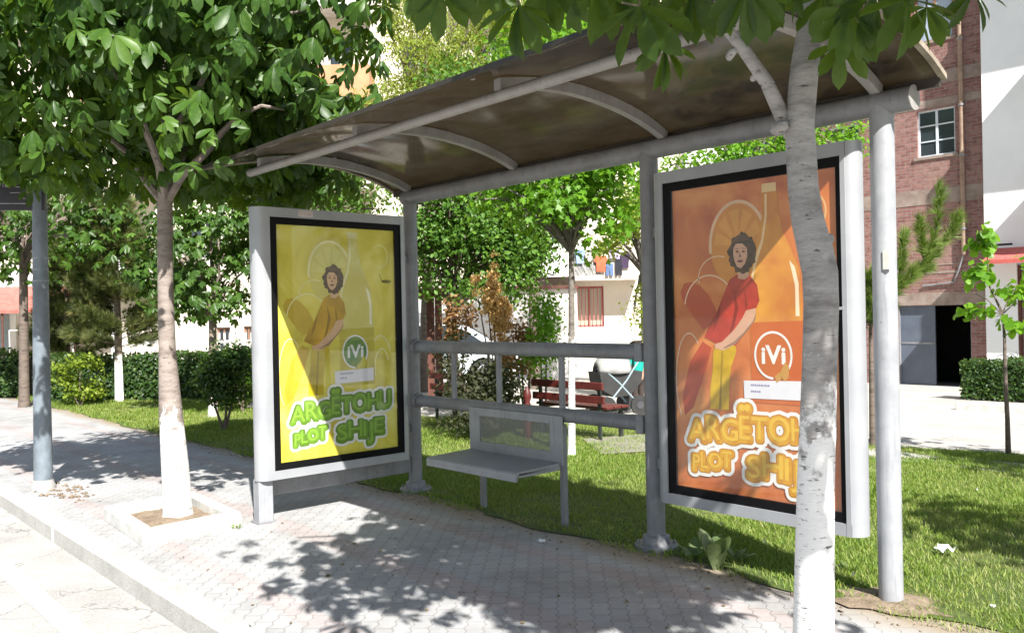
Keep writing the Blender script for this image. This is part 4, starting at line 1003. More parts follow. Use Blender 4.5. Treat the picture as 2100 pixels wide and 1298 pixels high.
# golden conifer with several spires
def shrub(name, label, cat, base, blobs, n, size, leafm, seed, T=None, stem=None, stem_r=.015, group=None, spread=.07, shell=.3, droop=.0, up=.5, stem_mat=None):
    t0 = empty(name, tuple(base), label, cat, group)
    mb = MB(); b = np.array(base, float); r = np.random.default_rng(seed)
    for (c, rad) in blobs:
        c = np.array(c, float); mb.tube([tuple(b-[0, 0, .02]), tuple(b*.5+c*.5+r.normal(size=3)*.03), tuple(c)], [stem_r, stem_r*.8, stem_r*.4], 6)
    mb.build('stem', stem_mat or BARK_D, t0)
    tot = sum(q[0]*q[1]*q[2] for c, q in blobs); L = []
    for i, (c, rad) in enumerate(blobs):
        k = max(20, int(n*rad[0]*rad[1]*rad[2]/tot)); L.append(leaves_simple(T or T_leaf(.3), c, rad, k, max(6, k//22), spread, size, seed+i, shell=shell, droop=droop, up=up))
    v, f, a = merge(L); link('foliage', v, f, leafm, t0, var=a); return t0
def W3(px, py, d): return tuple(at(px, py, d))
b = on_ground(1010, 880); b[2] = 0
shrub('golden_conifer', 'orange gold conifer with two thin spires left of the maple trunk', 'conifer', (at(1012, 800, 11.5)[0], at(1012, 800, 11.5)[1], 0),
      [(W3(1010, 570, 11.5), (.06, .06, .38)), (W3(975, 580, 11.5), (.05, .05, .22)), (W3(1025, 650, 11.5), (.17, .17, .42)), (W3(1000, 620, 11.5), (.12, .12, .2)), (W3(1035, 740, 11.5), (.13, .13, .25)), (W3(1012, 600, 11.5), (.08, .08, .22)), (W3(1040, 640, 11.5), (.07, .07, .2))], 7500, .04, LEAF_GO, 81, droop=-1.6, spread=.03, shell=.05)
shrub('reddish_shrub', 'reddish young shrub right of the golden conifer', 'shrub', (at(1080, 850, 11.2)[0], at(1080, 850, 11.2)[1], 0),
      [(W3(1075, 690, 11.2), (.22, .22, .2)), (W3(1060, 740, 11.2), (.2, .2, .15)), (W3(1095, 640, 11.2), (.05, .05, .15))], 700, .07, LEAF_RD, 83)
shrub('green_conifer', 'slim green conifer between the reddish shrub and the maple', 'conifer', (at(1118, 850, 10.8)[0], at(1118, 850, 10.8)[1], 0),
      [(W3(1120, 660, 10.8), (.2, .2, .45)), (W3(1110, 740, 10.8), (.2, .2, .25))], 1500, .06, LEAF_MP, 85, droop=-.8)
shrub('twiggy_bush', 'dark twiggy bush behind the shelter rails', 'bush', (at(985, 880, 10.2)[0], at(985, 880, 10.2)[1], 0),
      [(W3(990, 790, 10.2), (.42, .42, .36)), (W3(930, 730, 10.3), (.2, .2, .3)), (W3(1040, 800, 10.2), (.25, .25, .25)), (W3(975, 860, 10.1), (.38, .38, .14))], 3800, .06, LEAF_TW, 87, spread=.09)
shrub('twiggy_bush', 'brown leafed upright bush beside the pergola post', 'bush', (at(930, 860, 12.2)[0], at(930, 860, 12.2)[1], 0),
      [(W3(928, 660, 12.2), (.09, .09, .4)), (W3(958, 660, 12.2), (.06, .06, .3))], 700, .07, LEAF_RD, 89)
b = on_ground(460, 885)
shrub('round_shrub', 'ball shaped dark green shrub on a thin stem left of the yellow panel', 'shrub', (b[0], b[1], 0),
      [(W3(462, 770, 11.2), (.34, .34, .42)), (W3(495, 740, 11.2), (.25, .25, .22)), (W3(430, 790, 11.2), (.2, .2, .22))], 6000, .055, LEAF_HG, 91, stem_r=.02, spread=.06)
shrub('round_shrub', 'lit golden green bush right of the ball shaped shrub', 'shrub', (at(500, 835, 13.5)[0], at(500, 835, 13.5)[1], 0),
      [(W3(495, 755, 13.5), (.35, .35, .38)), (W3(450, 740, 13.6), (.25, .25, .25))], 1500, .06, LEAF_MP, 93)
shrub('golden_shrub', 'bright yellow green shrub in front of the dark hedge', 'shrub', (at(165, 828, 15)[0], at(165, 828, 15)[1], 0),
      [(W3(165, 748, 15), (.34, .34, .15)), (W3(125, 770, 15), (.22, .22, .2)), (W3(175, 800, 15.1), (.35, .35, .2))], 1700, .07, LEAF_YS, 95, droop=-.4)
# hedges
def hedge(label, A, B, h, wdt, n, seed, leafm=LEAF_HG, z=0., size=.05):
    A = np.array(A[:2]); B = np.array(B[:2]); L_ = np.linalg.norm(B-A); d = (B-A)/L_; nn = np.array([-d[1], d[0]])
    mid = (A+B)/2; t0 = empty('hedge', (mid[0], mid[1], z), label, 'hedge')
    r = np.random.default_rng(seed)
    mb = MB(); k = int(L_/.25)
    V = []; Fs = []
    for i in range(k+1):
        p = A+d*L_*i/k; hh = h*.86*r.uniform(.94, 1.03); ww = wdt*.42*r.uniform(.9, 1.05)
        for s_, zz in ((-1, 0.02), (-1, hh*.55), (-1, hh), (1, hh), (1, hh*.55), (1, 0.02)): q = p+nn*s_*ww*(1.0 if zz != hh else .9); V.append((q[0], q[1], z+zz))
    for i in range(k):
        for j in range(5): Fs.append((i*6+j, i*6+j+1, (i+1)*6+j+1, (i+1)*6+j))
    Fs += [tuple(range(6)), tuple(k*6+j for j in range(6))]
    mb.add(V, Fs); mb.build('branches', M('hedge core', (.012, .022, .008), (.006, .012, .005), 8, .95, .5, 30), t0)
    s = r.uniform(0, L_, n); face = r.uniform(0, 1, n)
    fr_ = face < .55; tp_ = face > .8
    off = np.where(tp_, r.uniform(-.5, .5, n)*wdt, np.where(fr_, -.48*wdt, .48*wdt)+r.normal(size=n)*.03)
    zz = np.where(tp_, h*(.9+.1*np.sin(s*3.1+seed))+r.normal(size=n)*.03, r.uniform(.03, h, n))
    P = np.stack([A[0]+d[0]*s+nn[0]*off, A[1]+d[1]*s+nn[1]*off, z+zz], -1)
    nrm = np.where(tp_[:, None], np.array([0, 0, 1.]), np.where(fr_[:, None], np.array([-nn[0], -nn[1], .3]), np.array([nn[0], nn[1], .3])))+r.normal(size=(n, 3))*.5
    D = np.cross(nrm, r.normal(size=(n, 3)))+[0, 0, .2]
    v, f, a = scatter(T_leaf(.34), P, D, nrm, size*r.uniform(.7, 1.3, n), np.clip(r.normal(.42, .25, n), 0, 1)); link('foliage', v, f, leafm, t0, var=a)
    return t0
hedge('long dark clipped hedge behind the pines on the left', at(95, 825, 16.2), at(560, 825, 16.2), .86, .8, 11000, 101, size=.06)
hedge('short dark hedge at the left edge under the red awning', at(-160, 825, 17.5), at(72, 825, 17.5), .90, .8, 4500, 103, size=.065)
hb = on_ground(1968, 818); hb2 = on_ground(2300, 835)
hedge('low clipped hedge beside the garage door on the right', hb+[0, .45, 0], hb2+[0.3, .45, 0], .78, .9, 9000, 105, LEAF_HG, z=gz(hb[1]), size=.06)
mb = MB(); k0 = on_ground(1962, 838); k1 = on_ground(2300, 858)
mb.box(k0[0], k1[0]+1, k0[1]-.07, k0[1]+.07, gz(k0[1])-.05, gz(k0[1])+.12, .01)
tag(mb.build('garden_kerb', WHITEP), 'white concrete kerb in front of the low hedge on the right', 'kerb')
# sapling on the right
b = on_ground(2068, 935)
sap = empty('sapling', (b[0], b[1], 0), 'thin sapling with round light green leaves on the lawn at the right edge', 'sapling')
mb = MB(); db = 8.2
mb.tube([tuple(b-[0, 0, .02]), W3(2066, 860, db), W3(2062, 780, db), W3(2060, 690, db), W3(2056, 640, db), W3(2030, 590, db), W3(2022, 500, db)], [.028, .022, .02, .014, .01, .007, .004], 8, wob=.05)
for e_ in ((2085, 590), (2100, 620), (2010, 560), (1995, 600), (2020, 650)): mb.tube([W3(2055, 645, db), W3((2055+e_[0])/2, (645+e_[1])/2-8, db), W3(*e_, db)], [.007, .005, .003], 6)
mb.build('trunk', BARK_D, sap, True)
L = [leaves_simple(T_leaf(.48), W3(cx, cy, db), (rx, rx, rz_), n_, 9, .045, .095, 111+i, shell=.2) for i, (cx, cy, rx, rz_, n_) in enumerate(((2020, 490, .14, .16, 70), (2008, 560, .13, .13, 60), (2085, 600, .13, .1, 55), (2010, 635, .14, .07, 50), (2075, 660, .13, .06, 35), (2120, 560, .14, .2, 50)))]
v, f, a = merge(L); link('crown', v, f, LEAF_MP, sap, var=a)

# ================================================================== GRASS, WEEDS, LITTER
def in_poly(P, poly):
    x, y = P[:, 0], P[:, 1]; ins = np.zeros(len(P), bool); n = len(poly); j = n-1
    for i in range(n):
        xi, yi = poly[i]; xj, yj = poly[j]
        c = ((yi > y) != (yj > y)) & (x < (xj-xi)*(y-yi)/(yj-yi+1e-12)+xi); ins ^= c; j = i
    return ins
lp = [(-22, -.13), (12, -.13)]+lawn_edge
N0 = 1100000
P = np.stack([rng.uniform(-14, 7.5, N0), rng.uniform(-.2, 6.6, N0)], -1)
ok = in_poly(P, lp) | ((P[:, 1] > -.2+.08*np.sin(P[:, 0]*7)) & (P[:, 1] < .1)); P = P[ok]
q = project(np.c_[P, np.zeros(len(P))])
ok = (q[:, 2] > 2) & (q[:, 0] > -80) & (q[:, 0] < 2180) & (rng.uniform(size=len(P)) < np.clip((7.5/np.maximum(q[:, 2], .1))**1.1, .12, 1)); P = P[ok]; q = q[ok]
def nfield(P, s, ph): return .5+.25*(np.sin(P[:, 0]*s+ph)+np.sin(P[:, 1]*s*1.3+ph*2+np.sin(P[:, 0]*s*.6)*1.5))
fld = nfield(P, 2.3, 1.)*.5+nfield(P, 6.1, 4.)*.3+nfield(P, 15., 2.)*.2
bare = np.abs(P[:, 1]-(4.1+.28*(P[:, 0]-2))) < .13+.1*np.sin(P[:, 0]*4)       # trodden strip near the back of the lawn
edge = (P[:, 1] < .04+.08*np.sin(P[:, 0]*5)) | (np.hypot(P[:, 0]-3.99, P[:, 1]+.02) < .22) | (nfield(P, 1.1, 3.3) < .12)
ok = (rng.uniform(size=len(P)) < .45+.9*fld) & ~(bare & (rng.uniform(size=len(P)) < .85)) & ~(edge & (rng.uniform(size=len(P)) < .6)); P = P[ok]; fld = fld[ok]; q = q[ok]
N = len(P)
hgt = (.018+.026*fld)*rng.uniform(.6, 1.4, N)*np.clip(q[:, 2]/8, 1, 1.5)
a_ = rng.uniform(0, 6.28, N); D = np.stack([np.cos(a_)*.5, np.sin(a_)*.5, np.ones(N)], -1)+rng.normal(size=(N, 3))*.15
NN = np.stack([np.cos(a_), np.sin(a_), np.zeros(N)], -1)+rng.normal(size=(N, 3))*.4
zz = np.array([gz(y) for y in P[:, 1]])+.006
tv, tf = T_blade(); tv = tv.copy(); tv[:, 0] *= 1.6
v, f, a = scatter((tv, tf), np.c_[P, zz], D, NN, hgt, np.clip(.35+.5*(1-fld)+rng.normal(size=N)*.2, 0, 1))
g_ = link('grass', v, f, GRASS, var=a); tag(g_, 'short trodden lawn grass behind the shelter', 'grass', kind='stuff')
print('grass blades', N)
V = [(3.985, -.02, .012)]; k_ = 26
for i in range(k_):
    a = 2*math.pi*i/k_; rr_ = .2*random.uniform(.75, 1.25); V.append((3.985+rr_*math.cos(a)*1.3, -.02+rr_*math.sin(a), .0095))
for i in range(k_):
    a = 2*math.pi*i/k_; V.append((3.985+.075*math.cos(a), -.02+.075*math.sin(a), .03+random.uniform(-.004, .006)))
Fs = [(1+i, 1+(i+1) % k_, 1+k_+(i+1) % k_, 1+k_+i) for i in range(k_)]+[(0, 1+k_+i, 1+k_+(i+1) % k_) for i in range(k_)]
tag(link('soil_patch', V, Fs, SOIL, smooth=True), kind='structure')
# clover flowers
idx = rng.choice(N, 60, replace=False); pp = np.c_[P[idx], zz[idx]+.06]; pp = pp[(pp[:, 0] > 2.0)]
if len(pp):
    v, f, a = scatter(T_leaf(.5), np.repeat(pp, 4, 0), rng.normal(size=(len(pp)*4, 3)), rng.normal(size=(len(pp)*4, 3)), np.full(len(pp)*4, .014), np.full(len(pp)*4, .9))
    tag(link('clover_flowers', v, f, M('clover white', (.7, .7, .6)), var=a), 'tiny white clover flowers in the lawn', 'flowers', kind='stuff')
def weed(label, base, n, size, seed, spread=1.):
    t0 = empty('weed', tuple(base), label, 'weed', 'weeds along the lawn edge')
    r = np.random.default_rng(seed); P = []; D = []; NN = []; S_ = []
    for i in range(n):
        a = r.uniform(0, 6.28); d = np.array([math.cos(a)*spread, math.sin(a)*spread, r.uniform(.7, 1.7)])
        P.append(np.array(base)+r.normal(size=3)*[.02, .02, 0]); D.append(d); NN.append(np.array([-math.cos(a), -math.sin(a), .8])); S_.append(size*r.uniform(.6, 1.15))
    v, f, a = scatter(T_leaflet(.2, .2), np.array(P), np.array(D), np.array(NN), np.array(S_), np.clip(r.normal(.55, .25, n), 0, 1))
    link('leaves', v, f, WEED, t0, var=a)
for (px_, py_, n_, s_, lb) in ((1470, 1165, 16, .20, 'tall pale weed beside the middle post base'), (1425, 1150, 10, .13, 'low broad weed touching the middle post flange'), (1745, 1175, 9, .08, 'small weed under the right end of the orange panel'),
        (1500, 1150, 9, .12, 'small dark weed right of the tall pale weed'), (485, 1083, 8, .05, 'tiny weed at the corner of the white tree planter')):
    b = on_ground(px_, py_); b[2] = .0; weed(lb, b, n_, s_, int(px_), .35 if n_ > 12 else .9)
# crumpled paper
def paper(label, px_, py_, s_, seed):
    b = on_ground(px_, py_); b[2] = .03 if b[1] > -.1 else .004; r = random.Random(seed); V = []; Fs = []
    n = 5
    for i in range(n):
        for j in range(n): V.append((b[0]+(i/n-.5)*s_+r.uniform(-.2, .2)*s_/n, b[1]+(j/n-.5)*s_*.8, b[2]+r.uniform(0, .35)*s_))
    for i in range(n-1):
        for j in range(n-1): Fs.append((i*n+j, (i+1)*n+j, (i+1)*n+j+1, i*n+j+1))
    tag(link('paper_scrap', V, Fs, M('paper', (.78, .78, .77), (.7, .7, .7), 9, .7)), label, 'litter')
paper('crumpled white paper lying on the lawn at the right', 1945, 1142, .12, 3)
paper('small white scrap on the pavement in front of the bench', 1112, 1112, .06, 4)
# scattered stones and dirt along the lawn edge and at the light pole
n = 900; V = []; Fs = []
r = np.random.default_rng(9)
px_ = np.concatenate([r.uniform(-6, 6, n), r.normal(-2.2, .25, 60)]); py_ = np.concatenate([-.17+r.normal(size=n)*.09, -2.1+r.normal(size=60)*.1])
sz_ = np.concatenate([r.uniform(.003, .012, n), r.uniform(.01, .03, 60)])
oct_ = np.array([(1, 0, 0), (0, 1, 0), (-1, 0, 0), (0, -1, 0), (0, 0, .7), (0, 0, -.3)]); of_ = np.array([(0, 1, 4), (1, 2, 4), (2, 3, 4), (3, 0, 4), (1, 0, 5), (2, 1, 5), (3, 2, 5), (0, 3, 5)])
V = (np.c_[px_, py_, np.full(len(px_), .002)][:, None]+sz_[:, None, None]*(oct_[None]*r.uniform(.6, 1.3, (len(px_), 6, 1)))).reshape(-1, 3)
Fs = (of_[None]+(np.arange(len(px_))*6)[:, None, None]).reshape(-1, 3)
tag(link('gravel', V, Fs, SOIL), 'loose grit and soil crumbs along the lawn edge', 'grit', kind='stuff')
# dry litter leaves on the pavement
n = 130; P = np.c_[r.uniform(-3, 5, n), r.uniform(-2.3, -.2, n), np.full(n, .006)]
v, f, a = scatter(T_leaf(.35), P, np.c_[r.normal(size=(n, 2)), np.zeros(n)], np.tile([0, 0, 1.], (n, 1))+r.normal(size=(n, 3))*.3, r.uniform(.012, .035, n), r.uniform(0, 1, n))
tag(link('dry_leaf_litter', v, f, leafmat('dry leaf', (.10, .06, .03), (.2, .13, .07), (.3, .22, .12), .1), var=a), 'small dry leaf bits scattered on the paving', 'leaf litter', kind='stuff')

# ================================================================== LIGHT POLE
lp0 = empty('sign_pole', (-2.56, -2.20, 0), 'blue grey steel pole with a dark street sign at its top left of the chestnut', 'pole')
mb = MB(); mb.tube([(-2.56, -2.20, -.02), (-2.55, -2.195, 1.2), (-2.53, -2.185, 2.70)], [.078, .068, .058], 20, wob=.004)
POLEM = M('mottled galvanised pole', (.20, .24, .28), (.12, .14, .16), 7, .5, .1, 30, detail=9, stretch=(1, 1, .6))
mb.build('pole', POLEM, lp0, True)
mb = MB(); mb.lathe((-2.56, -2.20, 0), [(.10, 0), (.10, .03), (.085, .06), (.08, .08)], 20); mb.build('pole_foot', KERBM, lp0, True)
for i, z in enumerate((1.83, 1.93, 2.03)):
    mb = MB(); mb.lathe((-2.545+.0, -2.19, z), [(.0655, 0), (.0675, .003), (.0675, .009), (.0655, .012)], 20); mb.build('wire_band', ALU, lp0, True)
# sign: faces the camera side, dark plate with a pale border and faded lettering
def SP(u, v, t): # u to the left of the pole, in metres
    return tuple(at(94, 432, 7.58)+CR*(-u)+CU*v-CF*t)
mb = MB()
V = [SP(u, v, t) for t in (0.0, .025) for u, v in ((.005, .0), (.62, .0), (.62, .34), (.005, .34))]
mb.add(V, [(3, 2, 1, 0), (4, 5, 6, 7), (0, 1, 5, 4), (1, 2, 6, 5), (2, 3, 7, 6), (3, 0, 4, 7)])
sg = mb.build('street_sign', M('dark sign plate', (.035, .03, .045), (.025, .022, .03), 4, .4), lp0)
mb = MB()
for (u0, u1, v0, v1) in ((.03, .59, .055, .062), (.03, .59, .285, .292), (.03, .037, .062, .285), (.583, .59, .062, .285)):
    mb.add([SP(u0, v0, .0262), SP(u1, v0, .0262), SP(u1, v1, .0262), SP(u0, v1, .0262)], [(0, 1, 2, 3)])
for (u0, u1, v0, v1) in ((.36, .365, .20, .26), (.34, .345, .20, .25), (.31, .325, .20, .205), (.33, .335, .20, .25), (.10, .26, .20, .206), (.12, .30, .15, .155), (.08, .22, .10, .105)):
    mb.add([SP(u0, v0, .0262), SP(u1, v0, .0262), SP(u1, v1, .0262), SP(u0, v1, .0262)], [(0, 1, 2, 3)])
mb.build('sign_marks', M('faded sign paint', (.45, .43, .45), (.3, .28, .3), 30, .6), sg)

# ================================================================== BUILDINGS
def wall(mb, x0, x1, z0, z1, y0, y1, holes):
    """wall slab along X from y0 (front) to y1 with rectangular openings (x0,x1,z0,z1)"""
    xs = sorted(set([x0, x1]+[h[0] for h in holes]+[h[1] for h in holes])); zs = sorted(set([z0, z1]+[h[2] for h in holes]+[h[3] for h in holes]))
    for i in range(len(xs)-1):
        run = None
        for j in range(len(zs)-1):
            cx, cz = (xs[i]+xs[i+1])/2, (zs[j]+zs[j+1])/2
            solid = not any(h[0] < cx < h[1] and h[2] < cz < h[3] for h in holes)
            if solid and run is None: run = zs[j]
            if not solid and run is not None: mb.box(xs[i], xs[i+1], y0, y1, run, zs[j]); run = None
        if run is not None: mb.box(xs[i], xs[i+1], y0, y1, run, zs[-1])
    return mb
def window(parent, x0, x1, z0, z1, y, cols, rows, fm, gm, th=.05, bars=None, curtain=None):
    mb = MB()
    mb.box(x0, x0+th, y, y+.06, z0, z1); mb.box(x1-th, x1, y, y+.06, z0, z1); mb.box(x0+th, x1-th, y, y+.06, z0, z0+th); mb.box(x0+th, x1-th, y, y+.06, z1-th, z1)
    for i in range(1, cols): c = x0+(x1-x0)*i/cols; mb.box(c-th*.6, c+th*.6, y+.004, y+.055, z0+th, z1-th)
    for j in range(1, rows):
        c = z0+(z1-z0)*j/rows
        for i in range(cols): mb.box(x0+(x1-x0)*i/cols+th*(1 if i == 0 else .6), x0+(x1-x0)*(i+1)/cols-th*(1 if i == cols-1 else .6), y+.008, y+.05, c-th*.35, c+th*.35)
    f_ = mb.build('window', fm, parent)
    mb = MB(); mb.box(x0+.01, x1-.01, y+.03, y+.036, z0+.01, z1-.01); mb.build('pane', gm, f_)
    mb = MB(); mb.box(x0-.08, x1+.08, y-.12, y+.03, z0-.07, z0-.002); mb.build('sill', BANDM, f_)
    return f_
BY = 19.5
bb = empty('brick_building', (-8, BY+4, gz(BY)), 'red brick apartment block with open garage door behind the shelter', 'building')
bx0, bx1 = -12.2, -2.26; zb_ = -.95
winx = (-4.0, -3.02)
holes = [(-4.60, -2.72, zb_, 1.46)]
rowsz = [(5.42, 6.67), (8.48, 9.75), (11.5, 12.8)]
for z0, z1 in rowsz:
    for xw in (winx, (-6.6, -5.6), (-9.2, -8.2), (-11.5, -10.5)): holes.append((xw[0], xw[1], z0, z1))
mb = MB(); wall(mb, bx0, bx1, zb_, 15, BY, BY+.3, holes); mb.box(bx0, bx0+.3, BY+.3, BY+9, zb_, 15); mb.box(bx1-.3, bx1, BY+.3, BY+9, zb_, 15); mb.build('wall', BRICK, bb)
mb = MB(); mb.box(bx0-.2, bx1+.2, BY-.2, BY+9.2, 15.0, 15.3); mb.build('roof', BANDM, bb)
mb = MB()
for z0, z1 in ((1.47, 1.80), (4.15, 4.55), (6.72, 6.92), (7.30, 7.62), (9.85, 10.2)): mb.box(bx0-.01, bx1+.004, BY-.012, BY+.05, z0, z1)
for z0, z1 in ((2.3, 2.36), (2.52, 2.56)): mb.box(-4.4, -2.95, BY-.012, BY+.05, z0, z1)
mb.build('concrete_band', BANDM, bb)
for k, (z0, z1) in enumerate(rowsz):
    for i, xw in enumerate((winx, (-6.6, -5.6), (-9.2, -8.2), (-11.5, -10.5))):
        window(bb, xw[0], xw[1], z0, z1, BY+.08, 2, 3 if k == 0 else 1, WHITEF if k == 0 else M('brown frame', (.25, .13, .08)), WIN_D if k == 0 else M('pale curtained glass', (.30, .36, .44), (.38, .44, .52), 5, .2, stretch=(6, 1, .3)))
mb = MB(); mb.box(bx0+.3, bx1-.3, BY+3.0, BY+3.1, zb_, 15); mb.box(-6, -2.6, BY+.35, BY+3.0, 1.47, 1.6); mb.build('interior_wall', DARKM, bb)
mb = MB(); mb.box(-4.58, -3.66, BY+.10, BY+.15, -.70, 1.45); dr = mb.build('garage_door', M('blue grey door leaf', (.105, .125, .165), (.085, .10, .135), 3, .5), bb)
mb = MB(); mb.box(-4.57, -3.67, BY+.085, BY+.0995, .42, .47); mb.tube([(-3.74, BY+.07, .35), (-3.74, BY+.07, .5)], .012, 8); mb.build('door_bar', GREYD, dr)
mb = MB(); mb.box(-4.62, -4.58, BY+.02, BY+.2, -.75, 1.45); mb.box(-4.62, -2.70, BY+.02, BY+.2, 1.45, 1.468); mb.box(-2.74, -2.70, BY+.02, BY+.2, -.75, 1.45); mb.build('door_frame', GREYD, bb)
mb = MB(); mb.tube([(-2.83, BY-.08, 2.75), (-2.83, BY-.08, 15)], .06, 12); dp_ = mb.build('drainpipe', RUST, bb, True)
for z in (3.4, 5.3, 6.6, 8.3, 10.):
    mb = MB(); mb.lathe((-2.83, BY-.08, z), [(.08, 0), (.08, .05)], 12); mb.build('pipe_bracket', GREYD, dp_, True)
mb = MB()
mb.tube([(-2.83, BY-.07, 2.8), (-2.95, BY-.05, 2.45), (-3.1, BY-.04, 2.05), (-3.9, BY-.04, 1.98)], .025, 8); mb.build('pipe_outlet', GREYD, dp_, True)
# white building at the right edge
wbld = empty('white_building', (3, BY+3, gz(BY)), 'white rendered building with red awning right of the brick block', 'building')
mb = MB(); wy = BY-.35
wall(mb, -2.24, 9, -.95, 15, wy, wy+.3, [(-1.52, -.4, -.95, 2.45), (2, 4, -.95, 2.45), (1.5, 3, 5, 6.5)]); mb.build('wall', WHITEW, wbld)
mb = MB(); mb.box(-1.6, 4.5, wy+1.5, wy+1.6, -.95, 3); mb.build('interior_wall', M('dim shop interior', (.10, .07, .05), (.04, .03, .03), 3, .8), wbld)
mb = MB(); mb.box(-1.52, -1.46, wy+.05, wy+.15, -.95, 2.4); mb.box(-1.46, -.4, wy+.08, wy+.12, -.9, .1); mb.build('door_frame', BROWNW, wbld)
mb = MB(); mb.extrude([(0, 2.84), (-.9, 2.52), (-.9, 2.42), (-.88, 2.42), (-.02, 2.74)], lambda u, v, t: (t, wy+u, v), -1.98, 3.4)
mb.build('awning', M('faded red awning', (.52, .12, .10), (.40, .08, .07), 4, .8, stretch=(6, 1, 1)), wbld)
mb = MB(); mb.box(-2.2, -1.6, wy-.004, wy, 2.9, 2.95); mb.box(-2.2, -1.9, wy-.004, wy, 3.05, 3.09); mb.build('wall_cable', DARKM, wbld)
# unseen balconies added right of the view to cast shade across the wall
mb = MB()
for z in (3.9, 6.9, 9.9): mb.box(-.45, 3.4, wy-1.1, wy-.001, z, z+.14); mb.box(-.45, -.35, wy-1.1, wy-.001, z+.14, z+1.0); mb.box(-.35, 3.4, wy-1.1, wy-1.02, z+.14, z+1.0)
mb.build('balcony', WHITEW, wbld)
# graffiti scribble
mb = MB(); rr = random.Random(4)
for k in range(9):
    cx, cz = rr.uniform(-2.05, -1.62), rr.uniform(-.35, .25); a = rr.uniform(0, 6); R0 = rr.uniform(.06, .2)
    pts = [(cx+R0*math.cos(a+i*.5)*(1+.25*i/8), wy-.004, cz+R0*math.sin(a+i*.55)) for i in range(9)]; mb.tube(pts, .008, 4)
mb.build('graffiti', M('graffiti paint', (.22, .24, .25), (.3, .32, .33), 20, .7), wbld)

# cream apartment block facing the square, built in its own frame (x = right, y = away, z up)
CB = at(1200, 760, 27.8); ang = math.atan2(CR[1], CR[0])
cb = empty('apartment_block', (CB[0], CB[1], 0), 'long cream apartment block with balconies behind the trees', 'building', rz=ang)
cb_inv = True
def cpx(px): return (px-1200)/F_PX*27.8
def cz(py, px=1200): return 1.45+(649-py+.0211*(px-1050))/F_PX*27.8
zb_ = -1.6
holes = []
wins = []
red = (cpx(1183), cpx(1241), cz(681), cz(598)); holes.append(red)
door = (cpx(440), cpx(476), -.6, cz(648)); holes.append((cpx(446), cpx(474), cz(712, 450), cz(650, 450)))
holes.append((cpx(502), cpx(518), cz(685, 500), cz(650, 500)))
xs_ = [-26.9+i*2.35 for i in range(14)]
for fl in range(5):
    for i, x in enumerate(xs_):
        z0 = 3.45+fl*2.85
        if i % 3 == 2: holes.append((x, x+.8, z0-.75, z0+1.35))
        else: holes.append((x, x+1.15, z0, z0+1.3))
mb = MB(); wall(mb, -28.2, 5.2, zb_, 18.5, 0, .3, holes)
ob = mb; 
def cb_build(mb, name, mat, parent=cb, **k): return link(name, mb.v, mb.f, mat, parent, local=True, **k)
cb_build(ob, 'wall', CREAM)
mb = MB(); mb.box(-28.2, 5.2, .3, 10, zb_, 18.4); ins_ = cb_build(mb, 'inner_block', M('dim interior', (.05, .05, .05), (.08, .07, .06), 1.5, .8))
mb = MB(); mb.box(-28.5, 5.5, -.5, 10.3, 18.5, 18.8); cb_build(mb, 'roof', BANDM)
def lwin(x0, x1, z0, z1, fm, gm, cols=2, extra=None):
    mb = MB(); th = .06; y = .1
    mb.box(x0, x0+th, y, y+.06, z0, z1); mb.box(x1-th, x1, y, y+.06, z0, z1); mb.box(x0+th, x1-th, y, y+.06, z0, z0+th); mb.box(x0+th, x1-th, y, y+.06, z1-th, z1)
    for i in range(1, cols): c = x0+(x1-x0)*i/cols; mb.box(c-th*.5, c+th*.5, y, y+.05, z0+th, z1-th)
    w0 = cb_build(mb, 'window', fm); mb = MB(); mb.box(x0+.01, x1-.01, y+.03, y+.036, z0+.01, z1-.01); cb_build(mb, 'pane', gm, w0); return w0
CURT = M('striped curtain glass', (.60, .50, .38), (.46, .42, .36), 5, .3, stretch=(5, 1, .1))
w0 = lwin(*red, M('red window frame', (.42, .10, .09)), CURT, 2)
mb = MB()
for k in range(7): x = red[0]+(red[1]-red[0])*(k+.5)/7; mb.box(x-.013, x+.013, -.03, 0.0, red[2], red[3])
cb_build(mb, 'window_bars', M('red bars', (.45, .14, .13)), w0)
for h in holes[1:]:
    lwin(h[0], h[1], h[2], h[3], M('cream frame', (.55, .53, .48)) if h[2] > 2 else M('brown frame', (.25, .13, .08)), WIN_D if (int(h[0]*7) % 3) else CURT)
BALM = [M('balcony cream', (.68, .62, .54), (.58, .52, .44), 2, .8), M('balcony orange', (.50, .25, .13), (.42, .19, .09), 3, .7), M('balcony white', (.74, .73, .70))]
for fl in range(5):
    for i, x in enumerate(xs_):
        if i % 3 == 2 or (i % 3 == 1 and fl % 2):
            z0 = 3.45+fl*2.85-.86
            mb = MB(); mb.box(x-.5, x+1.5, -1.1, -.001, z0, z0+.12); mb.box(x-.5, x+1.5, -1.1, -1.02, z0+.12, z0+1.02); mb.box(x-.5, x-.42, -1.02, -.001, z0+.12, z0+1.02); mb.box(x+1.42, x+1.5, -1.02, -.001, z0+.12, z0+1.02)
            cb_build(mb, 'balcony', BALM[(i+fl) % 3 if (i+fl) % 4 else 0])
# laundry balcony above the red barred window
lb = (cpx(1178), cpx(1308)); lz = cz(579)
mb = MB(); mb.box(lb[0], lb[1], -1.1, -.002, lz-.14, lz); mb.box(lb[0], lb[1], -1.1, -1.03, lz, lz+.62)
cb_build(mb, 'laundry_balcony', BALM[0])
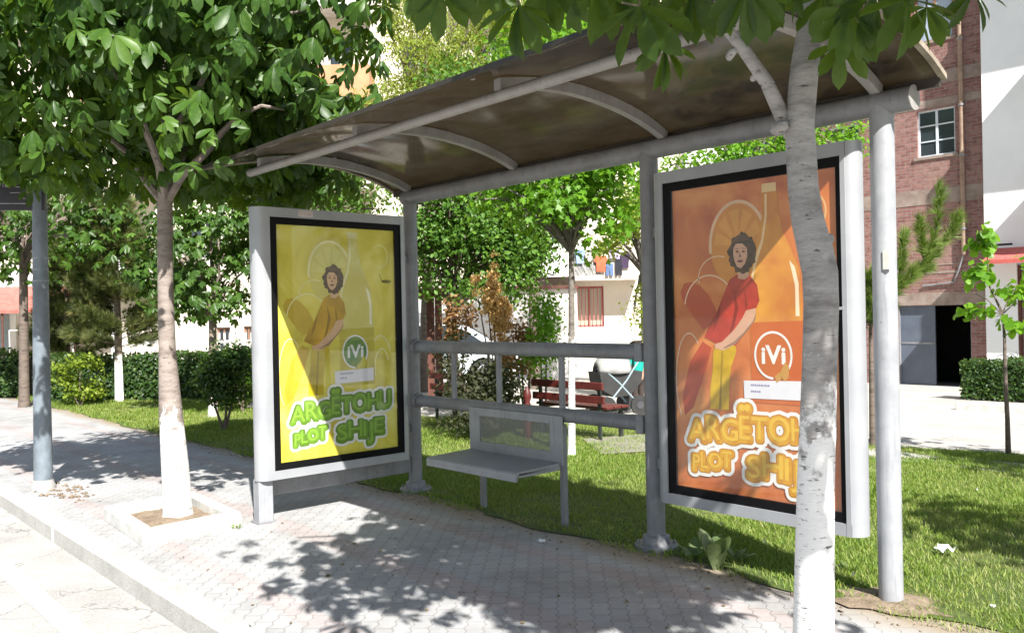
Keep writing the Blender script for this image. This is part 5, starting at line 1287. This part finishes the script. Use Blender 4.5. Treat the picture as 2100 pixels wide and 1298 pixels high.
# white shop front and low extension, left of the red window
mb = MB(); mb.box(cpx(845), cpx(1176), -2.2, -.002, zb_, cz(606)); cb_build(mb, 'ground_floor_annex', M('white annex wall', (.74, .70, .66), (.66, .61, .57), 1.5, .9))
mb = MB(); mb.box(cpx(840), cpx(1178), -2.35, .0, cz(606)+.002, cz(599)); cb_build(mb, 'annex_roof', BROWNW)
mb = MB(); mb.box(cpx(868), cpx(882), -2.215, -2.201, cz(672), cz(645)); cb_build(mb, 'meter_box', GREYD)
# AC unit and gate on the cream wall, left part
mb = MB(); mb.box(cpx(500), cpx(519), -.35, -.002, cz(702, 500), cz(690, 500)); cb_build(mb, 'air_conditioner', M('ac white', (.7, .7, .72)))
# laundry
def garment(kind, label, px, py0, py1, wpx, col, seed):
    x0, x1 = cpx(px-wpx/2), cpx(px+wpx/2); z1, z0 = cz(py0), cz(py1); w = x1-x0; h = z1-z0
    if kind == 'shirt': ol = [(-.5, .95), (-.18, 1), (0, .93), (.18, 1), (.5, .95), (.62, .62), (.42, .58), (.38, .0), (-.38, .0), (-.42, .58), (-.62, .62)]
    elif kind == 'trousers': ol = [(-.45, 1), (.45, 1), (.5, 0), (.08, 0), (0, .6), (-.08, 0), (-.5, 0)]
    else: ol = [(-.5, 1), (-.2, .99), (.2, 1), (.5, 1), (.48, .4), (.5, 0), (0, .03), (-.5, 0), (-.49, .5)]
    mb = MB(); mb.extrude([(x0+w/2+u*w, z0+v*h) for u, v in ol], lambda u, v, t: (u, t+.02*math.sin(u*40), v), -1.19, -1.16)
    me = link('laundry_'+kind, mb.v, mb.f, M('cloth '+label, col, tuple(x*.75 for x in col), 6, .9))
    me.matrix_world = cb.matrix_basis.copy() if False else Matrix.Translation(cb.location) @ Matrix.Rotation(ang, 4, 'Z')
    tag(me, label, 'garment', 'laundry on the balcony')
garment('shirt', 'light blue shirt hanging leftmost on the balcony line', 1188, 527, 555, 17, (.30, .45, .75), 1)
garment('towel', 'pinkish white towel hanging beside the blue shirt', 1206, 528, 552, 14, (.62, .52, .50), 2)
garment('shirt', 'orange red shirt hanging in the middle of the balcony line', 1229, 540, 572, 22, (.70, .13, .06), 3)
garment('trousers', 'blue jeans hanging under the lilac towel', 1246, 556, 580, 15, (.10, .16, .30), 4)
garment('towel', 'lilac towel hanging on the balcony line', 1256, 530, 548, 20, (.42, .35, .62), 5)
garment('trousers', 'black trousers hanging right of the lilac towel', 1264, 545, 580, 13, (.02, .02, .03), 6)
garment('shirt', 'dark purple jacket hanging rightmost on the balcony line', 1277, 534, 566, 17, (.05, .03, .07), 7)
mb = MB(); mb.tube([(lb[0], -1.175, cz(528)), (lb[1], -1.175, cz(530))], .008, 5)
cl = mb.build('clothesline', GREYD); cl.matrix_world = Matrix.Translation(cb.location) @ Matrix.Rotation(ang, 4, 'Z'); tag(cl, 'thin clothesline carrying laundry in front of the balcony', 'clothesline')

# cafe with red awning at the far left
caf = empty('cafe_building', tuple(at(60, 700, 26.5)*[1, 1, 0]), 'low cafe with long red tiled awning at the far left behind the hedge', 'building', rz=ang)
def kx(px): return (px-60)/F_PX*26.5
def kz(py): return 1.45+(671-py)/F_PX*26.5
def caf_build(mb, name, mat, parent=caf): return link(name, mb.v, mb.f, mat, parent, local=True)
mb = MB(); wall(mb, kx(-260), kx(235), -.1, kz(560), 0, .3, [(kx(-200), kx(-30), .5, kz(648)), (kx(22), kx(228), -.1, kz(648))]); caf_build(mb, 'wall', WHITEW)
mb = MB(); mb.box(kx(-258), kx(233), 1.5, 1.6, -.1, kz(600)); caf_build(mb, 'interior_wall', DARKM)
mb = MB(); mb.extrude([(.0, kz(592)), (-1.6, kz(642)), (-1.6, kz(648)), (0, kz(598))], lambda u, v, t: (t, u, v), kx(-262), kx(212)); caf_build(mb, 'awning', M('red tiled awning', (.50, .15, .12), (.38, .09, .07), 9, .8, .5, 20))
mb = MB(); mb.box(kx(-10), kx(20), -.05, -.002, .1, kz(650)); caf_build(mb, 'shop_window', M('bluish shop glass', (.30, .38, .40), (.22, .28, .30), 2, .2))
for px in (65, 150, 205):
    mb = MB(); mb.tube([(kx(px), -1.5, 0), (kx(px), -1.5, kz(645))], .03, 8); caf_build(mb, 'awning_post', BROWNW)
# white tubular railing of the cafe
rl = empty('white_railing', tuple(at(100, 720, 22)*[1, 1, 0]), 'white tubular metal railing in front of the dark cafe terrace', 'railing', rz=ang)
def rx_(px): return (px-100)/F_PX*22
mb = MB(); zt = 1.45-(682-671)/F_PX*22
mb.tube([(rx_(20), 0, zt), (rx_(150), 0, zt)], .018, 8); mb.tube([(rx_(20), 0, .25), (rx_(150), 0, .25)], .018, 8)
for px in range(20, 151, 26): mb.tube([(rx_(px), 0, 0), (rx_(px), 0, zt)], .016, 8)
link('railing_frame', mb.v, mb.f, WHITEP, rl, local=True)
mb = MB(); mb.tube([(rx_(150), 0, 0), (rx_(150), 0, 1.95)], .02, 8); link('end_post', mb.v, mb.f, WHITEP, rl, local=True)
wf = empty('white_picket_fence', tuple(at(350, 720, 21)*[1, 1, 0]), 'white picket fence glimpsed behind the left chestnut trunk', 'fence', rz=ang)
mb = MB()
for k in range(26): x = -1.3+k*.13; mb.box(x, x+.05, -.01, .01, 0, 1.15)
link('pickets', mb.v, mb.f, WHITEP, wf, local=True)
mb = MB(); mb.box(-1.35, 2.0, .012, .04, .35, .42); mb.box(-1.35, 2.0, .012, .04, .9, .97); link('cross_bars', mb.v, mb.f, WHITEP, wf, local=True)

# ================================================================== PARK FURNITURE
def face_rot(): return ang
def on_y(px, y):
    d = CF + CR*(px-1050)/F_PX; return CAM + d*(y-CAM[1])/d[1]
def park_bench(label, px0, px1, y):
    a, b_ = on_y(px0, y), on_y(px1, y); width = b_[0]-a[0]; cx = (a[0]+b_[0])/2
    t0 = empty('park_bench', (cx, y, 0), label, 'park bench', 'red park benches')
    for k, z in enumerate((.43, .585)):
        mb = MB(); mb.box(-width/2, width/2, .0-.02*k, .03-.02*k, z, z+.085, .006); link('backrest_slat', mb.v, mb.f, REDW, t0, local=True)
    for k in range(3):
        mb = MB(); mb.box(-width/2, width/2, .06+.13*k, .17+.13*k, .36, .39, .006); link('seat_slat', mb.v, mb.f, REDW, t0, local=True)
    for sx in (-1, 1):
        x = sx*(width/2-.10); mb = MB(); mb.box(x-.02, x+.02, .032, .058, 0, .66); mb.box(x-.02, x+.02, .38, .42, 0, .358); mb.box(x-.02, x+.02, .058, .38, .325, .358)
        link('leg', mb.v, mb.f, M('dark iron', (.03, .04, .035), (.02, .025, .02)), t0, local=True)
    return t0
park_bench('red slatted park bench right of the bushes behind the rails', 1088, 1234, 2.95)
park_bench('red slatted park bench beside the pergola at the left rail end', 878, 962, 3.0)
mb = MB(); mb.add([(*on_ground(a, b)[:2], .022) for a, b in ((1195, 903), (1330, 893), (1400, 925), (1235, 935))], [(0, 1, 2, 3)])
tag(mb.build('paved_path', ground_mat('dull concrete', (.27, .25, .22), 2., False)), kind='structure')
pg = empty('pergola', tuple(at(900, 850, 14)*[1, 1, 0]), 'dark red brown timber pergola left of the golden conifer', 'pergola', rz=ang)
zt = 1.45+(655-600)/F_PX*14
for (x, y) in ((-.10, 0), (-1.6, 0), (-.10, 1.5), (-1.6, 1.5)):
    mb = MB(); mb.box(x-.06, x+.06, y-.06, y+.06, 0, zt-.1); link('post', mb.v, mb.f, BROWNW, pg, local=True)
mb = MB(); mb.box(-1.8, .55, -.05, .05, zt-.1, zt); mb.box(-1.8, .55, 1.45, 1.55, zt-.1, zt)
for k in range(8): mb.box(-1.7+k*.3, -1.64+k*.3, -.2, 1.7, zt+.002, zt+.07)
link('beams', mb.v, mb.f, BROWNW, pg, local=True)
# red playground post seen between the rails
b = at(1082, 850, 9.9)
t0 = empty('red_post', (b[0], b[1], 0), 'short red post beside the end of the park bench', 'post')
mb = MB(); mb.lathe((b[0], b[1], 0), [(.045, 0), (.045, .4), (.03, .44), (.05, .5), (.04, .56), (.01, .62)], 12); mb.build('post', REDW, t0, True)
# stroller beside the child
def stroller():
    b = at(1266, 850, 12.6); b[2] = gz(b[1])
    t0 = empty('baby_stroller', tuple(b), 'grey and black baby stroller standing next to the child', 'stroller', rz=ang+.3)
    GH = M('stroller grey fabric', (.36, .36, .35), (.24, .24, .24), 6, .8); BK = M('stroller black fabric', (.02, .02, .02), (.03, .03, .03), 6, .8)
    V = []; Fs = []; n = 14; mm = 10     # hood: part of a sphere
    for i in range(mm+1):
        th = math.pi*.12+math.pi*.62*i/mm
        for j in range(n+1):
            ph = -.1+math.pi*1.05*j/n
            V.append((-.05-.27*math.cos(th)*1.0, .25*math.sin(th)*math.cos(ph)*1.0, .56+.27*math.sin(th)*math.sin(ph)))
    for i in range(mm):
        for j in range(n): Fs.append((i*(n+1)+j, i*(n+1)+j+1, (i+1)*(n+1)+j+1, (i+1)*(n+1)+j))
    o = link('hood', V, Fs, GH, t0, True, local=True); sd = o.modifiers.new('t', 'SOLIDIFY'); sd.thickness = .012
    mb = MB(); pr = [(-.32, .56), (-.28, .34), (-.12, .24), (.10, .26), (.26, .42), (.28, .56)]
    mb.extrude(pr, lambda u, v, t: (u, t, v), -.2, .2); link('basket', mb.v, mb.f, BK, t0, local=True)
    for sx, sy in ((-.24, -.22), (-.24, .22), (.22, -.22), (.22, .22)):
        mb = MB(); mb.tube([(sx, sy-.02, .13), (sx, sy+.02, .13)], .125, 20); w1 = link('wheel', mb.v, mb.f, BK, t0, local=True)
        mb = MB(); mb.tube([(sx, sy-.026, .13), (sx, sy+.026, .13)], .05, 12); link('hub', mb.v, mb.f, M('dark hub', (.05, .05, .055)), w1, local=True)
    mb = MB()
    for sy in (-.2, .2): mb.tube([(-.24, sy, .13), (.05, sy, .45), (.34, sy, .86)], .012, 8); mb.tube([(.22, sy, .13), (-.05, sy, .42), (-.2, sy, .55)], .012, 8)
    mb.tube([(.34, -.2, .86), (.34, .2, .86)], .015, 8); link('frame', mb.v, mb.f, M('pale blue tube', (.24, .31, .34), (.2, .26, .3), 5, .4), t0, local=True)
stroller(); [o for o in bpy.data.objects if o.name == 'baby_stroller'][0].scale = (1.12, 1.12, 1.12)
# child in a teal shirt
def skinned(name, nodes, edges, mat, parent, sub=2):
    me = bpy.data.meshes.new(name); me.from_pydata([n[0] for n in nodes], edges, []); me.update()
    o = bpy.data.objects.new(name, me); COL.objects.link(o); o.parent = parent
    sk = o.modifiers.new('skin', 'SKIN'); sk.use_smooth_shade = True
    for i, n in enumerate(nodes):
        sv = me.skin_vertices[0].data[i]; sv.radius = (n[1], n[1]*(n[2] if len(n) > 2 else 1)); sv.use_root = (i == 0)
    ss = o.modifiers.new('sub', 'SUBSURF'); ss.levels = sub; ss.render_levels = sub
    me.materials.append(mat); return o
b = at(1309, 850, 13.0); b[2] = gz(b[1])
ch = empty('person', tuple(b), 'child in teal shirt and dark trousers standing behind the middle post', 'person', rz=ang+.3)
SK = M('skin', (.50, .30, .21), (.44, .25, .17), 5, .5)
k = 1.03/1.75
def S3(x, y, z): return (x*k, y*k, z*k)
body = [(S3(0, 0, .95), .085, .8), (S3(0, 0, 1.15), .085, .75), (S3(0, 0, 1.38), .09, .7), (S3(0, 0, 1.47), .035), (S3(0, -.01, 1.54), .045), (S3(0, -.015, 1.64), .072, 1.1), (S3(0, -.01, 1.71), .05),
        (S3(-.15, 0, 1.38), .032), (S3(-.24, -.02, 1.15), .024), (S3(-.30, -.16, .98), .019), (S3(-.32, -.22, .95), .02),
        (S3(.15, 0, 1.38), .032), (S3(.22, .0, 1.14), .024), (S3(.22, -.08, .93), .019), (S3(.22, -.1, .86), .02),
        (S3(-.08, 0, .86), .055), (S3(-.09, -.01, .48), .036), (S3(-.09, .01, .08), .025), (S3(-.09, -.11, .03), .022), (S3(.08, 0, .86), .055), (S3(.10, .02, .48), .036), (S3(.11, .04, .08), .025), (S3(.12, -.07, .03), .022)]
be_ = [(0, 1), (1, 2), (2, 3), (3, 4), (4, 5), (5, 6), (2, 7), (7, 8), (8, 9), (9, 10), (2, 11), (11, 12), (12, 13), (13, 14), (0, 15), (15, 16), (16, 17), (17, 18), (0, 19), (19, 20), (20, 21), (21, 22)]
skinned('body', body, be_, SK, ch)
g_ = [(S3(0, 0, .92), .105, .85), (S3(0, 0, 1.15), .098, .8), (S3(0, 0, 1.37), .10, .75), (S3(0, 0, 1.44), .06), (S3(-.15, 0, 1.37), .045), (S3(-.22, -.01, 1.2), .04), (S3(.15, 0, 1.37), .045), (S3(.21, 0, 1.19), .04)]
skinned('shirt', g_, [(0, 1), (1, 2), (2, 3), (2, 4), (4, 5), (2, 6), (6, 7)], M('teal cloth', (.0, .30, .24), (.0, .24, .19), 8, .8), ch)
skinned('trousers', [(S3(0, 0, .93), .09, .85), (S3(-.08, 0, .84), .066), (S3(-.09, -.01, .48), .048), (S3(-.09, .01, .13), .04), (S3(.08, 0, .84), .066), (S3(.10, .02, .48), .048), (S3(.11, .04, .13), .04)], [(0, 1), (1, 2), (2, 3), (0, 4), (4, 5), (5, 6)], M('dark brown cloth', (.05, .035, .03), (.03, .022, .02), 8, .9), ch)
skinned('hair', [(S3(0, .02, 1.68), .078), (S3(0, .03, 1.72), .05), (S3(0, .06, 1.6), .04)], [(0, 1), (0, 2)], M('dark hair', (.03, .02, .015)), ch)
for sx, sy in ((-.09, 0), (.115, .03)):
    skinned('shoe', [(S3(sx, sy+.03, .035), .032, .8), (S3(sx, sy-.06, .03), .03, .7), (S3(sx, sy-.14, .025), .022, .7)], [(0, 1), (1, 2)], M('pale shoe', (.6, .55, .45)), ch)

# parked car glimpsed through the rails at the left
def car(label, px, py, d, col, rz, scale=1.0):
    b = at(px, py, d); b[2] = gz(b[1])
    t0 = empty('parked_car', tuple(b), label, 'car', 'cars parked behind the square', rz=rz)
    pr = [(-2.1, .35), (-2.12, .62), (-2.0, .82), (-1.55, .93), (-1.0, 1.30), (-.6, 1.42), (.5, 1.43), (1.0, 1.32), (1.55, .98), (2.05, .88), (2.12, .6), (2.1, .33)]
    def arch(cx): return [(cx+.36*math.cos(a), .30+.36*math.sin(a)) for a in np.linspace(0, math.pi, 9)]
    ol = pr+[(1.72, .30)]+arch(1.32)[1:-1]+[(.96, .28), (-.93, .28)]+arch(-1.3)[1:-1]+[(-1.68, .30)]
    mb = MB(); n = len(ol); V = []; 
    for y, sx in ((-.82, 1), (-.80, 1), (.80, 1), (.82, 1)):
        for u, v in ol:
            tuck = .16*max(0, v-.9)/.5; yy = y*(1-tuck); V.append((u, yy, v))
    Fs = [(a*n+i, a*n+(i+1) % n, (a+1)*n+(i+1) % n, (a+1)*n+i) for a in range(3) for i in range(n)]+[tuple(range(n)), tuple(range(3*n, 4*n))]
    mb.add(V, Fs); link('body', mb.v, mb.f, M('car paint '+label[:12], col, tuple(x*.95 for x in col), 1, .25, extra={'Coat Weight': .6}), t0, local=True)
    for sy in (-1, 1):
        mb = MB(); mb.add([(-1.25, sy*.785, .96), (-.95, sy*.745, 1.24), (-.6, sy*.733, 1.36), (.45, sy*.733, 1.37), (.9, sy*.75, 1.25), (1.3, sy*.785, .98)], [(0, 1, 2, 3, 4, 5)])
        o = link('side_window', mb.v, mb.f, WIN_D, t0, local=True); sd = o.modifiers.new('t', 'SOLIDIFY'); sd.thickness = .02; sd.offset = 0
        for cx in (-1.3, 1.32):
            mb = MB(); mb.tube([(cx, sy*.66, .31), (cx, sy*.825, .31)], .31, 24); w1 = link('wheel', mb.v, mb.f, M('tyre', (.02, .02, .02)), t0, local=True)
            mb = MB(); mb.tube([(cx, sy*.82, .31), (cx, sy*.832, .31)], .19, 20); link('rim', mb.v, mb.f, ALU, w1, local=True)
    for sx, nm in ((-1, 'windscreen'), (1, 'rear_window')):
        pts = [(-1.5, .955), (-1.02, 1.30)] if sx < 0 else [(1.5, 1.01), (1.04, 1.31)]
        mb = MB(); mb.add([(pts[0][0]+.0*sx, -.68, pts[0][1]+.012), (pts[0][0], .68, pts[0][1]+.012), (pts[1][0]+.01*sx, .62, pts[1][1]+.012), (pts[1][0]+.01*sx, -.62, pts[1][1]+.012)], [(0, 1, 2, 3)])
        o = link(nm, mb.v, mb.f, WIN_D, t0, local=True); sd = o.modifiers.new('t', 'SOLIDIFY'); sd.thickness = .02; sd.offset = 0
    for sy in (-.58, .58):
        mb = MB(); mb.box(-2.14, -2.02, sy-.14, sy+.14, .62, .75, .01); link('headlight', mb.v, mb.f, M('lamp glass', (.7, .72, .75), None, 4, .1), t0, local=True)
car('silver car parked beyond the pergola, partly behind the left post', 868, 815, 19.5, (.55, .60, .64), ang+.15)
